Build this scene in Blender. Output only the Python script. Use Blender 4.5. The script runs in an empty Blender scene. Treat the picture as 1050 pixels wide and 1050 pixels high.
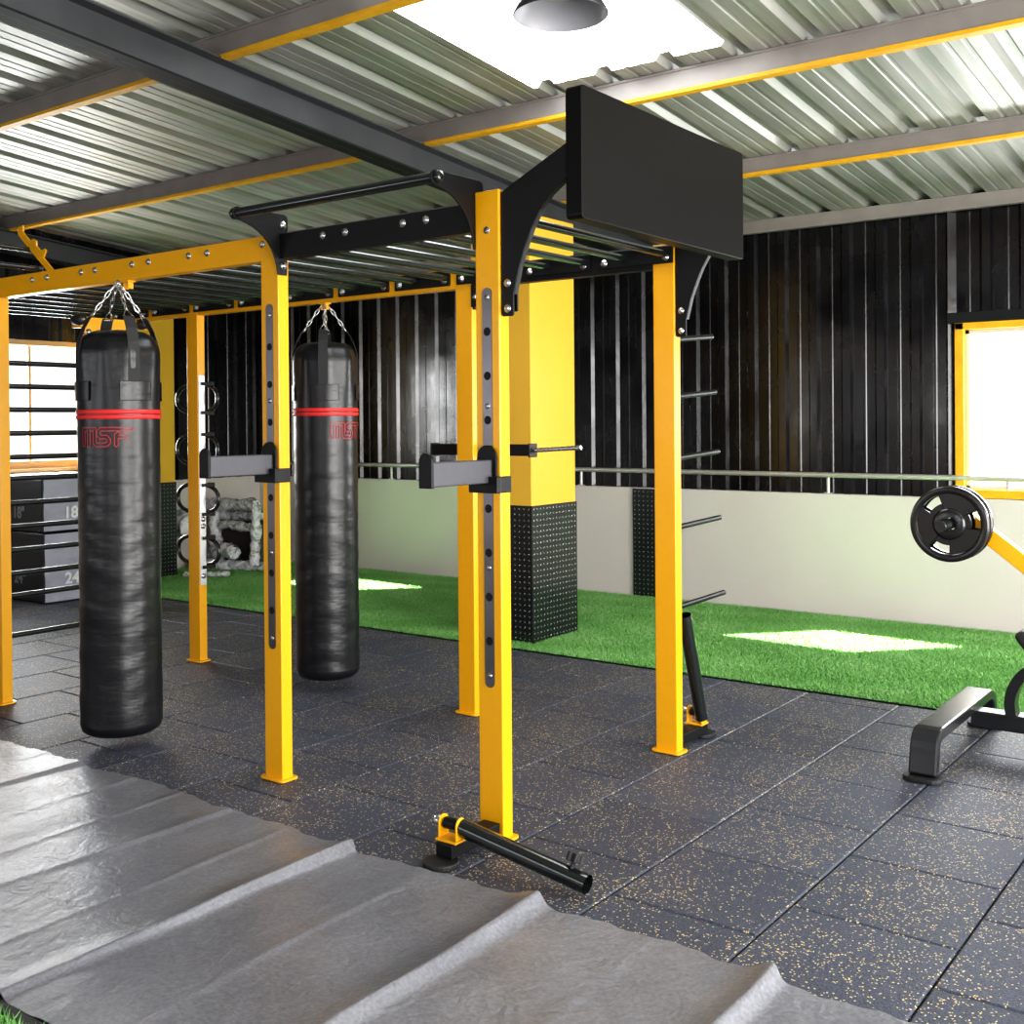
import bpy, bmesh, math, random
from mathutils import Vector, Matrix
random.seed(7)
PI = math.pi
C = bpy.context.scene.collection

# ------------------------------------------------------------------ helpers
def tag(o, label=None, cat=None, group=None, kind=None):
    if label: o['label'] = label
    if cat: o['category'] = cat
    if group: o['group'] = group
    if kind: o['kind'] = kind
    return o

def wpos(o):
    v = Vector((0, 0, 0))
    while o is not None:
        v += Vector(o.location); o = o.parent
    return v

class MB:
    """collects vertices and faces in world metres"""
    def __init__(s): s.v = []; s.f = []; s.sm = []; s.mi = []
    def add(s, vs, fs, smooth=False, mi=0):
        n = len(s.v); s.v += [tuple(v) for v in vs]
        for f in fs:
            s.f.append(tuple(i + n for i in f)); s.sm.append(smooth); s.mi.append(mi)
        return s
    def box(s, x0, x1, y0, y1, z0, z1, mi=0):
        if x0 > x1: x0, x1 = x1, x0
        if y0 > y1: y0, y1 = y1, y0
        if z0 > z1: z0, z1 = z1, z0
        vs = [(x, y, z) for z in (z0, z1) for y in (y0, y1) for x in (x0, x1)]
        return s.add(vs, [(0, 2, 3, 1), (4, 5, 7, 6), (0, 1, 5, 4), (2, 6, 7, 3), (0, 4, 6, 2), (1, 3, 7, 5)], mi=mi)
    def obox(s, c, ax, ay, az):
        c, ax, ay, az = map(Vector, (c, ax, ay, az))
        vs = [c + ax * i + ay * j + az * k for k in (-1, 1) for j in (-1, 1) for i in (-1, 1)]
        return s.add(vs, [(0, 2, 3, 1), (4, 5, 7, 6), (0, 1, 5, 4), (2, 6, 7, 3), (0, 4, 6, 2), (1, 3, 7, 5)])
    def tube(s, pts, r, n=16, cap=True, closed=False, rx=None):
        pts = [Vector(p) for p in pts]; N = len(pts)
        rs = r if isinstance(r, (list, tuple)) else [r] * N
        t0 = (pts[1] - pts[0]).normalized()
        a = Vector((0, 0, 1)) if abs(t0.z) < .9 else Vector((1, 0, 0))
        u = t0.cross(a).normalized(); vs = []
        for i in range(N):
            if closed: t = (pts[(i + 1) % N] - pts[i - 1]).normalized()
            else: t = (pts[min(i + 1, N - 1)] - pts[max(i - 1, 0)]).normalized()
            u = (u - t * u.dot(t)).normalized(); w = t.cross(u)
            for k in range(n):
                an = 2 * PI * k / n
                vs.append(pts[i] + (u * math.cos(an) + w * math.sin(an)) * rs[i])
        fs = []
        for i in range(N if closed else N - 1):
            j = (i + 1) % N
            for k in range(n):
                m = (k + 1) % n
                fs.append((i * n + k, i * n + m, j * n + m, j * n + k))
        s.add(vs, fs, True)
        if cap and not closed:
            s.add(vs[:n], [tuple(range(n))[::-1]]); s.add(vs[-n:], [tuple(range(n))])
        return s
    def lathe(s, c, prof, n=48, axis='z', cap=True):
        """prof = [(r, h)]; c = centre"""
        vs = []
        for r, h in prof:
            for k in range(n):
                a = 2 * PI * k / n; x, y = r * math.cos(a), r * math.sin(a)
                if axis == 'z': vs.append((c[0] + x, c[1] + y, c[2] + h))
                elif axis == 'y': vs.append((c[0] + x, c[1] + h, c[2] + y))
                else: vs.append((c[0] + h, c[1] + x, c[2] + y))
        fs = []
        for i in range(len(prof) - 1):
            for k in range(n):
                m = (k + 1) % n
                fs.append((i * n + k, i * n + m, (i + 1) * n + m, (i + 1) * n + k))
        s.add(vs, fs, True)
        if cap:
            s.add(vs[:n], [tuple(range(n))[::-1]]); s.add(vs[-n:], [tuple(range(n))])
        return s
    def prism(s, poly, plane, a, b):
        """poly of 2D points; plane 'x' -> (y,z), 'y' -> (x,z), 'z' -> (x,y); extruded a..b"""
        def P(p, h):
            return {'x': (h, p[0], p[1]), 'y': (p[0], h, p[1]), 'z': (p[0], p[1], h)}[plane]
        n = len(poly); vs = [P(p, a) for p in poly] + [P(p, b) for p in poly]
        fs = [tuple(range(n)), tuple(range(n, 2 * n))[::-1]]
        fs += [(i, i + n, (i + 1) % n + n, (i + 1) % n) for i in range(n)]
        return s.add(vs, fs)
    def build(s, name, mat, parent=None, bevel=0, seg=2):
        off = wpos(parent) if parent else Vector((0, 0, 0))
        me = bpy.data.meshes.new(name)
        me.from_pydata([tuple(Vector(v) - off) for v in s.v], [], s.f)
        for p, sm, mi in zip(me.polygons, s.sm, s.mi): p.use_smooth = sm; p.material_index = mi
        for m in (mat if isinstance(mat, (list, tuple)) else [mat]): me.materials.append(m)
        bm = bmesh.new(); bm.from_mesh(me); bmesh.ops.recalc_face_normals(bm, faces=bm.faces); bm.to_mesh(me); bm.free()
        o = bpy.data.objects.new(name, me); C.objects.link(o)
        if parent: o.parent = parent
        if bevel:
            b = o.modifiers.new('b', 'BEVEL'); b.width = bevel; b.segments = seg; b.limit_method = 'ANGLE'; b.angle_limit = .6
        return o

def thing(name, label, cat, loc=(0, 0, 0), group=None, kind=None):
    o = bpy.data.objects.new(name, None); C.objects.link(o); o.location = loc
    o.empty_display_size = .1
    return tag(o, label, cat, group, kind)

def kids(o): return [c for c in bpy.data.objects if c.parent == o]
def copy_tree(o, parent=None, d=(0, 0, 0)):
    c = o.copy(); C.objects.link(c)
    if parent is not None: c.parent = parent
    else: c.location = Vector(o.location) + Vector(d)
    for ch in kids(o):
        if ch is not c: copy_tree(ch, c)
    return c

# ------------------------------------------------------------------ materials
def newmat(name):
    m = bpy.data.materials.new(name); m.use_nodes = True
    nt = m.node_tree; b = nt.nodes['Principled BSDF']
    return m, nt, b
def N(nt, t, **k):
    n = nt.nodes.new(t)
    for a, v in k.items(): setattr(n, a, v)
    return n
def pmat(name, col, rough=.5, metal=0, spec=.5, coat=0, var=0, vscale=8, bump=0, bscale=60, emis=None, rvar=0):
    m, nt, b = newmat(name); L = nt.links
    b.inputs['Base Color'].default_value = (*col, 1); b.inputs['Roughness'].default_value = rough
    b.inputs['Metallic'].default_value = metal; b.inputs['Specular IOR Level'].default_value = spec
    b.inputs['Coat Weight'].default_value = coat; b.inputs['Coat Roughness'].default_value = .15
    if emis: b.inputs['Emission Color'].default_value = (*emis[0], 1); b.inputs['Emission Strength'].default_value = emis[1]
    tc = N(nt, 'ShaderNodeTexCoord')
    if var or rvar:
        no = N(nt, 'ShaderNodeTexNoise'); no.inputs['Scale'].default_value = vscale; no.inputs['Detail'].default_value = 5
        L.new(tc.outputs['Object'], no.inputs['Vector'])
    if var:
        mx = N(nt, 'ShaderNodeMix', data_type='RGBA'); L.new(no.outputs['Fac'], mx.inputs[0])
        mx.inputs[6].default_value = (*[c * (1 - var) for c in col], 1); mx.inputs[7].default_value = (*[min(1, c * (1 + var)) for c in col], 1)
        L.new(mx.outputs[2], b.inputs['Base Color'])
    if rvar:
        mr = N(nt, 'ShaderNodeMapRange'); L.new(no.outputs['Fac'], mr.inputs[0])
        mr.inputs[1].default_value = .3; mr.inputs[2].default_value = .7
        mr.inputs[3].default_value = max(.02, rough - rvar); mr.inputs[4].default_value = rough + rvar
        L.new(mr.outputs[0], b.inputs['Roughness'])
    if bump:
        n2 = N(nt, 'ShaderNodeTexNoise'); n2.inputs['Scale'].default_value = bscale; n2.inputs['Detail'].default_value = 3
        L.new(tc.outputs['Object'], n2.inputs['Vector'])
        bp = N(nt, 'ShaderNodeBump'); bp.inputs['Strength'].default_value = bump; bp.inputs['Distance'].default_value = .01
        L.new(n2.outputs['Fac'], bp.inputs['Height']); L.new(bp.outputs[0], b.inputs['Normal'])
    return m

YEL = pmat('yellow_powdercoat', (.86, .41, .001), .36, coat=.25, var=.04, vscale=20)
YELC = pmat('yellow_column_paint', (.80, .47, .045), .42, var=.05, vscale=2)
YELD = pmat('yellow_edge_paint', (.80, .42, .01), .5, var=.25, vscale=12)
BLK = pmat('black_powdercoat', (.006, .006, .007), .42, spec=.3, bump=.15, bscale=400)
BLKG = pmat('black_gloss_tube', (.010, .013, .013), .22, coat=.6)
BLKS = pmat('black_satin_panel', (.005, .005, .005), .42, spec=.18, var=.1, vscale=3)
GREYP = pmat('grey_worn_steel_cover', (.085, .085, .098), .42, metal=.35, var=.1, vscale=30)
CHR = pmat('zinc_steel', (.62, .62, .64), .28, metal=1, rvar=.1, vscale=60)
CHAIN = pmat('chain_steel', (.78, .78, .8), .25, metal=1)
STRIP = pmat('brushed_steel_strip', (.23, .215, .235), .36, metal=1, var=.12, vscale=6, rvar=.08)
HOLE = pmat('hole_dark', (.004, .004, .004), .7)
STEELRAIL = pmat('steel_handrail', (.62, .60, .56), .4, metal=.6, var=.08, vscale=4)
RED = pmat('red_vinyl_piping', (.70, .035, .035), .4)
REDL = pmat('red_print', (.42, .03, .035), .5)
RUB = pmat('black_rubber', (.012, .012, .013), .55, bump=.2, bscale=200)
WRED = pmat('white_print', (.75, .75, .76), .6)
GRYP = pmat('grey_print', (.22, .22, .23), .6)

def vinyl():
    m, nt, b = newmat('black_bag_vinyl'); L = nt.links
    b.inputs['Base Color'].default_value = (.007, .007, .009, 1); b.inputs['Roughness'].default_value = .33
    b.inputs['Coat Weight'].default_value = .15; b.inputs['Coat Roughness'].default_value = .3
    tc = N(nt, 'ShaderNodeTexCoord'); mp = N(nt, 'ShaderNodeMapping'); mp.inputs['Scale'].default_value = (3, 3, 9)
    n1 = N(nt, 'ShaderNodeTexNoise'); n1.inputs['Scale'].default_value = 1.3; n1.inputs['Detail'].default_value = 3
    L.new(tc.outputs['Object'], mp.inputs[0]); L.new(mp.outputs[0], n1.inputs['Vector'])
    n2 = N(nt, 'ShaderNodeTexNoise'); n2.inputs['Scale'].default_value = 260
    L.new(tc.outputs['Object'], n2.inputs['Vector'])
    b1 = N(nt, 'ShaderNodeBump'); b1.inputs['Strength'].default_value = .35; b1.inputs['Distance'].default_value = .02
    b2 = N(nt, 'ShaderNodeBump'); b2.inputs['Strength'].default_value = .12; b2.inputs['Distance'].default_value = .003
    L.new(n1.outputs['Fac'], b1.inputs['Height']); L.new(n2.outputs['Fac'], b2.inputs['Height'])
    L.new(b1.outputs[0], b2.inputs['Normal']); L.new(b2.outputs[0], b.inputs['Normal'])
    return m
VINYL = vinyl()
WEB = pmat('black_webbing', (.02, .02, .021), .6, bump=.3, bscale=500)

def rubber_floor():
    m, nt, b = newmat('speckled_rubber_tile'); L = nt.links
    tc = N(nt, 'ShaderNodeTexCoord')
    at = N(nt, 'ShaderNodeAttribute', attribute_name='tile')
    base = N(nt, 'ShaderNodeMix', data_type='RGBA'); L.new(at.outputs['Fac'], base.inputs[0])
    base.inputs[6].default_value = (.052, .060, .090, 1); base.inputs[7].default_value = (.068, .077, .112, 1)
    fine = N(nt, 'ShaderNodeTexNoise'); fine.inputs['Scale'].default_value = 150; fine.inputs['Detail'].default_value = 3
    L.new(tc.outputs['Object'], fine.inputs['Vector'])
    m2 = N(nt, 'ShaderNodeMix', data_type='RGBA', blend_type='MULTIPLY'); m2.inputs[0].default_value = .75
    cr0 = N(nt, 'ShaderNodeValToRGB'); cr0.color_ramp.elements[0].position = .3; cr0.color_ramp.elements[1].position = .7
    cr0.color_ramp.elements[0].color = (.3, .3, .3, 1); cr0.color_ramp.elements[1].color = (1.5, 1.5, 1.5, 1)
    L.new(fine.outputs['Fac'], cr0.inputs[0]); L.new(base.outputs[2], m2.inputs[6]); L.new(cr0.outputs[0], m2.inputs[7])
    # flecks: small cells, a random share of them coloured, share modulated by a large noise
    dist = N(nt, 'ShaderNodeTexNoise'); dist.inputs['Scale'].default_value = 60
    L.new(tc.outputs['Object'], dist.inputs['Vector'])
    add = N(nt, 'ShaderNodeVectorMath', operation='MULTIPLY_ADD'); add.inputs[1].default_value = (.012, .012, .012)
    L.new(dist.outputs['Color'], add.inputs[0]); L.new(tc.outputs['Object'], add.inputs[2])
    vo = N(nt, 'ShaderNodeTexVoronoi'); vo.inputs['Scale'].default_value = 140
    L.new(add.outputs[0], vo.inputs['Vector'])
    sep = N(nt, 'ShaderNodeSeparateColor'); L.new(vo.outputs['Color'], sep.inputs[0])
    big = N(nt, 'ShaderNodeTexNoise'); big.inputs['Scale'].default_value = 2.6; big.inputs['Detail'].default_value = 4
    L.new(tc.outputs['Object'], big.inputs['Vector'])
    thr = N(nt, 'ShaderNodeMapRange'); L.new(big.outputs['Fac'], thr.inputs[0])
    thr.inputs[1].default_value = .35; thr.inputs[2].default_value = .68; thr.inputs[3].default_value = .94; thr.inputs[4].default_value = .70
    gt = N(nt, 'ShaderNodeMath', operation='GREATER_THAN'); L.new(sep.outputs[0], gt.inputs[0]); L.new(thr.outputs[0], gt.inputs[1])
    near = N(nt, 'ShaderNodeMath', operation='LESS_THAN'); L.new(vo.outputs['Distance'], near.inputs[0]); near.inputs[1].default_value = .42
    fl = N(nt, 'ShaderNodeMath', operation='MULTIPLY'); L.new(gt.outputs[0], fl.inputs[0]); L.new(near.outputs[0], fl.inputs[1])
    fc = N(nt, 'ShaderNodeValToRGB'); fc.color_ramp.elements[0].color = (.70, .51, .15, 1); fc.color_ramp.elements[1].color = (.64, .57, .40, 1)
    L.new(sep.outputs[1], fc.inputs[0])
    m3 = N(nt, 'ShaderNodeMix', data_type='RGBA'); L.new(fl.outputs[0], m3.inputs[0]); L.new(m2.outputs[2], m3.inputs[6]); L.new(fc.outputs[0], m3.inputs[7])
    L.new(m3.outputs[2], b.inputs['Base Color'])
    b.inputs['Roughness'].default_value = .55; b.inputs['Specular IOR Level'].default_value = .45
    bp = N(nt, 'ShaderNodeBump'); bp.inputs['Strength'].default_value = .35; bp.inputs['Distance'].default_value = .004
    L.new(fine.outputs['Fac'], bp.inputs['Height']); L.new(bp.outputs[0], b.inputs['Normal'])
    return m
FLOOR = rubber_floor()

def galv(name, base, base2, rough=.38, metal=.75):
    m, nt, b = newmat(name); L = nt.links
    tc = N(nt, 'ShaderNodeTexCoord'); mp = N(nt, 'ShaderNodeMapping'); mp.inputs['Scale'].default_value = (9, .8, 1)
    L.new(tc.outputs['Object'], mp.inputs[0])
    n = N(nt, 'ShaderNodeTexNoise'); n.inputs['Scale'].default_value = 1.1; n.inputs['Detail'].default_value = 6
    L.new(mp.outputs[0], n.inputs['Vector'])
    r = N(nt, 'ShaderNodeValToRGB'); r.color_ramp.elements[0].position = .32; r.color_ramp.elements[1].position = .68
    r.color_ramp.elements[0].color = (*base, 1); r.color_ramp.elements[1].color = (*base2, 1)
    L.new(n.outputs['Fac'], r.inputs[0]); L.new(r.outputs[0], b.inputs['Base Color'])
    b.inputs['Metallic'].default_value = metal; b.inputs['Roughness'].default_value = rough
    return m
ROOF = galv('galvanised_roof_sheet', (.30, .315, .27), (.50, .50, .48), .50, .55)
PURL = pmat('purlin_steel', (.31, .28, .262), .5, metal=.3, var=.25, vscale=5)
RAFT = pmat('rafter_steel', (.085, .088, .095), .45, metal=.5, var=.25, vscale=4)
RAFTD = pmat('rafter_flange', (.012, .014, .015), .6, spec=.2)
BCORR = pmat('black_corrugated_sheet', (.003, .003, .005), .24, spec=.5, coat=.34, rvar=.1, vscale=3, bump=.35, bscale=5)
CREAM = pmat('plastered_low_wall', (.64, .59, .56), .75, var=.07, vscale=1.5, bump=.1, bscale=30)
DPL = pmat('black_checker_plate', (.016, .019, .020), .22, metal=.3, coat=.4)
STUD = pmat('plate_stud_glint', (.45, .48, .48), .25, metal=.8)  # pale colour paints highlights onto the studs of the black plate
WFRM = pmat('aluminium_window_frame', (.62, .62, .55), .4, metal=.3)
WOODC = pmat('window_timber', (.55, .36, .18), .6, var=.1)
TURFB = pmat('turf_backing', (.05, .18, .03), .9, var=.3, vscale=40)

def skylight_mat():
    m, nt, b = newmat('translucent_roof_sheet')
    b.inputs['Base Color'].default_value = (.9, .92, .93, 1); b.inputs['Roughness'].default_value = .4
    b.inputs['Emission Color'].default_value = (.93, .97, 1, 1); b.inputs['Emission Strength'].default_value = 4.6
    return m
SKYL = skylight_mat()
def glass_mat():
    m = bpy.data.materials.new('window_glass'); m.use_nodes = True; nt = m.node_tree; nt.nodes.clear()
    o = N(nt, 'ShaderNodeOutputMaterial'); t = N(nt, 'ShaderNodeBsdfTransparent'); g = N(nt, 'ShaderNodeBsdfGlossy')
    g.inputs['Roughness'].default_value = .02; mx = N(nt, 'ShaderNodeMixShader'); mx.inputs[0].default_value = .08
    nt.links.new(t.outputs[0], mx.inputs[1]); nt.links.new(g.outputs[0], mx.inputs[2]); nt.links.new(mx.outputs[0], o.inputs[0])
    return m
GLASS = glass_mat()

def turf_mat():
    m, nt, b = newmat('artificial_turf_blades'); L = nt.links
    at = N(nt, 'ShaderNodeAttribute', attribute_name='shade')
    r = N(nt, 'ShaderNodeValToRGB'); e = r.color_ramp.elements
    e[0].position = 0; e[0].color = (.10, .27, .06, 1); e[1].position = 1; e[1].color = (.55, .78, .42, 1)
    x = e.new(.6); x.color = (.24, .53, .15, 1)
    L.new(at.outputs['Fac'], r.inputs[0]); L.new(r.outputs[0], b.inputs['Base Color'])
    b.inputs['Roughness'].default_value = .55; b.inputs['Specular IOR Level'].default_value = .35
    return m
TURF = turf_mat()

def sheet_mat():
    m, nt, b = newmat('grey_plastic_groundsheet'); L = nt.links
    tc = N(nt, 'ShaderNodeTexCoord')
    n = N(nt, 'ShaderNodeTexNoise'); n.inputs['Scale'].default_value = 2.2; n.inputs['Detail'].default_value = 6
    L.new(tc.outputs['Object'], n.inputs['Vector'])
    r = N(nt, 'ShaderNodeValToRGB'); r.color_ramp.elements[0].position = .3; r.color_ramp.elements[1].position = .7
    r.color_ramp.elements[0].color = (.150, .153, .176, 1); r.color_ramp.elements[1].color = (.225, .228, .250, 1)
    L.new(n.outputs['Fac'], r.inputs[0])
    f = N(nt, 'ShaderNodeTexNoise'); f.inputs['Scale'].default_value = 90; f.inputs['Detail'].default_value = 2
    L.new(tc.outputs['Object'], f.inputs['Vector'])
    mx = N(nt, 'ShaderNodeMix', data_type='RGBA', blend_type='OVERLAY'); mx.inputs[0].default_value = .45
    L.new(r.outputs[0], mx.inputs[6]); L.new(f.outputs['Fac'], mx.inputs[7]); L.new(mx.outputs[2], b.inputs['Base Color'])
    b.inputs['Roughness'].default_value = .36; b.inputs['Specular IOR Level'].default_value = .6
    w = N(nt, 'ShaderNodeTexNoise'); w.inputs['Scale'].default_value = 11; w.inputs['Detail'].default_value = 5; w.inputs['Distortion'].default_value = 1.5
    L.new(tc.outputs['Object'], w.inputs['Vector'])
    bp = N(nt, 'ShaderNodeBump'); bp.inputs['Strength'].default_value = .35; bp.inputs['Distance'].default_value = .012
    L.new(w.outputs['Fac'], bp.inputs['Height'])
    b2 = N(nt, 'ShaderNodeBump'); b2.inputs['Strength'].default_value = .4; b2.inputs['Distance'].default_value = .002
    L.new(f.outputs['Fac'], b2.inputs['Height']); L.new(bp.outputs[0], b2.inputs['Normal']); L.new(b2.outputs[0], b.inputs['Normal'])
    return m
SHEET = sheet_mat()
def wrap_mat():
    m, nt, b = newmat('crumpled_plastic_wrap'); L = nt.links
    tc = N(nt, 'ShaderNodeTexCoord'); v = N(nt, 'ShaderNodeTexVoronoi', feature='DISTANCE_TO_EDGE'); v.inputs['Scale'].default_value = 9
    n = N(nt, 'ShaderNodeTexNoise'); n.inputs['Scale'].default_value = 7; n.inputs['Detail'].default_value = 6; n.inputs['Distortion'].default_value = 2
    L.new(tc.outputs['Object'], n.inputs['Vector']); L.new(n.outputs['Color'], v.inputs['Vector'])
    r = N(nt, 'ShaderNodeValToRGB'); r.color_ramp.elements[0].position = .3; r.color_ramp.elements[1].position = .55
    r.color_ramp.elements[0].color = (.16, .16, .18, 1); r.color_ramp.elements[1].color = (.88, .88, .92, 1)
    L.new(n.outputs['Fac'], r.inputs[0]); L.new(r.outputs[0], b.inputs['Base Color'])
    b.inputs['Roughness'].default_value = .22
    bp = N(nt, 'ShaderNodeBump'); bp.inputs['Strength'].default_value = 1; bp.inputs['Distance'].default_value = .05
    L.new(n.outputs['Fac'], bp.inputs['Height']); L.new(bp.outputs[0], b.inputs['Normal'])
    return m
WRAP = wrap_mat()
FOAM = pmat('black_vinyl_box', (.010, .010, .013), .5, bump=.1, bscale=20)
FOAMW = pmat('grey_plastic_covered_vinyl', (.36, .37, .44), .38, var=.25, vscale=7, bump=.9, bscale=9)
FOAMT = pmat('glare_white_plastic_cover', (.7, .7, .72), .3, var=.1, bump=.6, bscale=9)  # plastic cover; its white stands in for the window's reflection

# ------------------------------------------------------------------ camera
yaw, pitch, roll = .6426, -.0063, -.0079
F = Vector((-math.sin(yaw) * math.cos(pitch), math.cos(yaw) * math.cos(pitch), math.sin(pitch)))
R0 = Vector((math.cos(yaw), math.sin(yaw), 0)); U0 = R0.cross(F)
R = R0 * math.cos(roll) + U0 * math.sin(roll); U = -R0 * math.sin(roll) + U0 * math.cos(roll)
cam = bpy.data.cameras.new('camera'); co = bpy.data.objects.new('camera', cam); C.objects.link(co)
mw = Matrix((R, U, -F)).transposed().to_4x4(); mw.translation = Vector((2.4013, -3.1575, 1.5)); co.matrix_world = mw
cam.sensor_width = 36; cam.lens = 1142.81 / 1050 * 36; cam.clip_start = .05
cam.shift_x = (525 - 521.54) / 1050; cam.shift_y = (440.59 - 525) / 1050
bpy.context.scene.camera = co

# ------------------------------------------------------------------ setting
SL = .087
def zroof(y): return 3.549 - SL * y
XL, XR, YB, YF = -7.35, 5.2, 5.25, -5.0
L1, L2, W = 1.1606, 2.2188, 1.2954

# floor: rubber tiles, staggered columns
def build_floor():
    mb = MB(); tiles = []
    x = 1.03 - .497 * 17; col = 0
    me_v = []; me_f = []; att = []; sm = []
    while x < XR:
        y = -5.2 + (.06 if col % 2 else .32)
        y0 = .115 - .5 * 12 if col % 2 == 1 else -.137 - .5 * 11
        y = y0
        while y < 2.75:
            g = .0022; yy1 = min(y + .5, 2.755)
            if y + .5 > YF and yy1 - y > .02:
                n = len(me_v); t = random.random(); h = 0
                nx = 5; r = random.uniform(.0, .004)
                xs = [x + g, x + g + .006, x + .25, x + .497 - g - .006, x + .497 - g]
                ys = [y + g, y + g + .006, (y + yy1) / 2, yy1 - g - .006, yy1 - g]
                cz = [[0] * 5 for _ in range(5)]
                tl = [random.uniform(-.0004, .0008) for _ in range(4)]
                for j, b_ in enumerate(ys):
                    for i, a_ in enumerate(xs):
                        u_ = i / 4; v_ = j / 4
                        z = tl[0] * (1 - u_) * (1 - v_) + tl[1] * u_ * (1 - v_) + tl[2] * (1 - u_) * v_ + tl[3] * u_ * v_
                        if i in (0, 4) or j in (0, 4): z -= .0045
                        me_v.append((a_, b_, z - .002))
                for j in range(4):
                    for i in range(4):
                        me_f.append((n + j * 5 + i, n + j * 5 + i + 1, n + (j + 1) * 5 + i + 1, n + (j + 1) * 5 + i)); att.append(t)
            y += .5
        x += .497; col += 1
    n = len(me_v)
    me_v += [(XL, YF, -.012), (XR, YF, -.012), (XR, YB, -.012), (XL, YB, -.012)]; me_f.append((n, n + 1, n + 2, n + 3)); att.append(-.6)
    me = bpy.data.meshes.new('floor'); me.from_pydata(me_v, [], me_f); me.materials.append(FLOOR)
    a = me.attributes.new('tile', 'FLOAT', 'FACE')
    for i, v in enumerate(att): a.data[i].value = v
    o = bpy.data.objects.new('floor', me); C.objects.link(o)
    tag(o, 'dark rubber gym floor tiles with yellow flecks', 'floor', kind='structure')
build_floor()

# artificial turf (base strip + blades)
def turf(name, x0, x1, y0, y1, n, h, label, wd=.006):
    import numpy as np
    rs = np.random.RandomState(len(name) + n % 97)
    cx = rs.uniform(x0, x1, n); cy = rs.uniform(y0, y1, n)
    a = rs.uniform(0, 2 * PI, n); hh = rs.uniform(.6, 1.0, n) * h
    lx = rs.normal(0, .45, n) * h; ly = rs.normal(0, .45, n) * h
    v = np.zeros((n, 3, 3)); dx = np.cos(a) * wd * .5; dy = np.sin(a) * wd * .5
    v[:, 0] = np.stack([cx - dx, cy - dy, np.full(n, .002)], 1); v[:, 1] = np.stack([cx + dx, cy + dy, np.full(n, .002)], 1)
    v[:, 2] = np.stack([cx + lx, cy + ly, hh], 1)
    v = v.reshape(-1, 3)
    base = np.array([(x0, y0, .002), (x1, y0, .002), (x1, y1, .002), (x0, y1, .002)])
    v = np.concatenate([v, base])
    me = bpy.data.meshes.new(name); me.vertices.add(len(v)); me.vertices.foreach_set('co', v.ravel())
    nl = 3 * n + 4; me.loops.add(nl); me.loops.foreach_set('vertex_index', np.arange(nl))
    me.polygons.add(n + 1); me.polygons.foreach_set('loop_start', np.concatenate([np.arange(n) * 3, [3 * n]]))
    mi = np.zeros(n + 1, dtype=np.int32); mi[-1] = 1
    me.polygons.foreach_set('material_index', mi)
    me.materials.append(TURF); me.materials.append(TURFB)
    at = me.attributes.new('shade', 'FLOAT', 'FACE')
    big = .5 + .25 * np.sin(cx * 5.1 + 2 * np.sin(cy * 3.3)) * np.sin(cy * 6.7 + cx)
    at.data.foreach_set('value', np.concatenate([np.clip(.55 * rs.uniform(0, 1, n) + .45 * big, 0, 1), [0]]).astype(np.float32))
    me.update(calc_edges=True); me.validate()
    o = bpy.data.objects.new(name, me); C.objects.link(o)
    return tag(o, label, 'grass', kind='stuff')
turf('artificial_grass', XL + .02, 3.2, 2.77, 5.155, 420000, .021, 'bright green artificial grass strip along the low back wall')
turf('artificial_grass', -1.6, 1.6, -2.4, -1.675, 60000, .03, 'green artificial grass beyond the near edge of the plastic groundsheet')

# low plaster walls and corrugated cladding
def corrugated(mb, a0, a1, z0, z1, fixed, axis, depth=.030, pitch=.26, dirn=-1):
    """vertical-rib sheet along axis 'x' (plane y=fixed) or 'y' (plane x=fixed)"""
    prof = []
    p = pitch; a = a0
    while a < a1:
        for t, d in ((0, 0), (.26, 0), (.29, .15), (.35, .15), (.38, 0), (.62, 0), (.70, 1), (.92, 1)):
            q = a + t * p
            if q <= a1: prof.append((q, d))
        a += p
    prof.append((a1, 0))
    vs = []; n = len(prof)
    for z in (z0, z1):
        for q, d in prof:
            vs.append((q, fixed + dirn * depth * d, z) if axis == 'x' else (fixed - dirn * depth * d, q, z))
    mb.add(vs, [(i, i + 1, n + i + 1, n + i) for i in range(n - 1)])
WX0, WX1, WZ0, WZ1 = .165, 1.75, .965, 2.19      # back window hole
mb = MB(); corrugated(mb, XL, WX0, .93, 3.22, YB, 'x'); corrugated(mb, WX1, XR, .93, 3.22, YB, 'x'); corrugated(mb, WX0, WX1, WZ1 + .07, 3.22, YB, 'x')
mb.build('wall_back', BCORR); tag(bpy.data.objects['wall_back'], 'glossy black corrugated steel cladding above the low back wall', 'wall', kind='structure')
mb = MB(); mb.box(XL, XR, 5.19, 5.40, 0, .932)
o = mb.build('wall_back_low', CREAM, bevel=.006); tag(o, 'low cream plastered wall under the black cladding', 'wall', kind='structure')
mb = MB(); mb.box(WX0 - .05, WX1 + .05, 5.19, 5.255, WZ1, WZ1 + .075)
tag(mb.build('trim_1', RAFTD), 'dark flashing above the back window', 'trim', kind='structure')
# left wall
LY0, LY1, LZ0, LZ1 = 1.55, 3.12, 1.13, 2.30
mb = MB(); corrugated(mb, YF, LY0, .93, 4.1, XL, 'y', dirn=-1); corrugated(mb, LY1, YB, .93, 3.9, XL, 'y', dirn=-1)
corrugated(mb, LY0, LY1, LZ1, 3.6, XL, 'y', dirn=-1)
mb.box(XL - .05, XL - .02, LY0, LY1, .93, LZ0)
tag(mb.build('wall_left', BCORR), 'black corrugated cladding of the left wall around its window', 'wall', kind='structure')
mb = MB(); mb.box(XL - .2, XL + .0, YF, YB, 0, .932)
tag(mb.build('wall_left_low', CREAM), 'low cream plastered left wall', 'wall', kind='structure')

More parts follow.
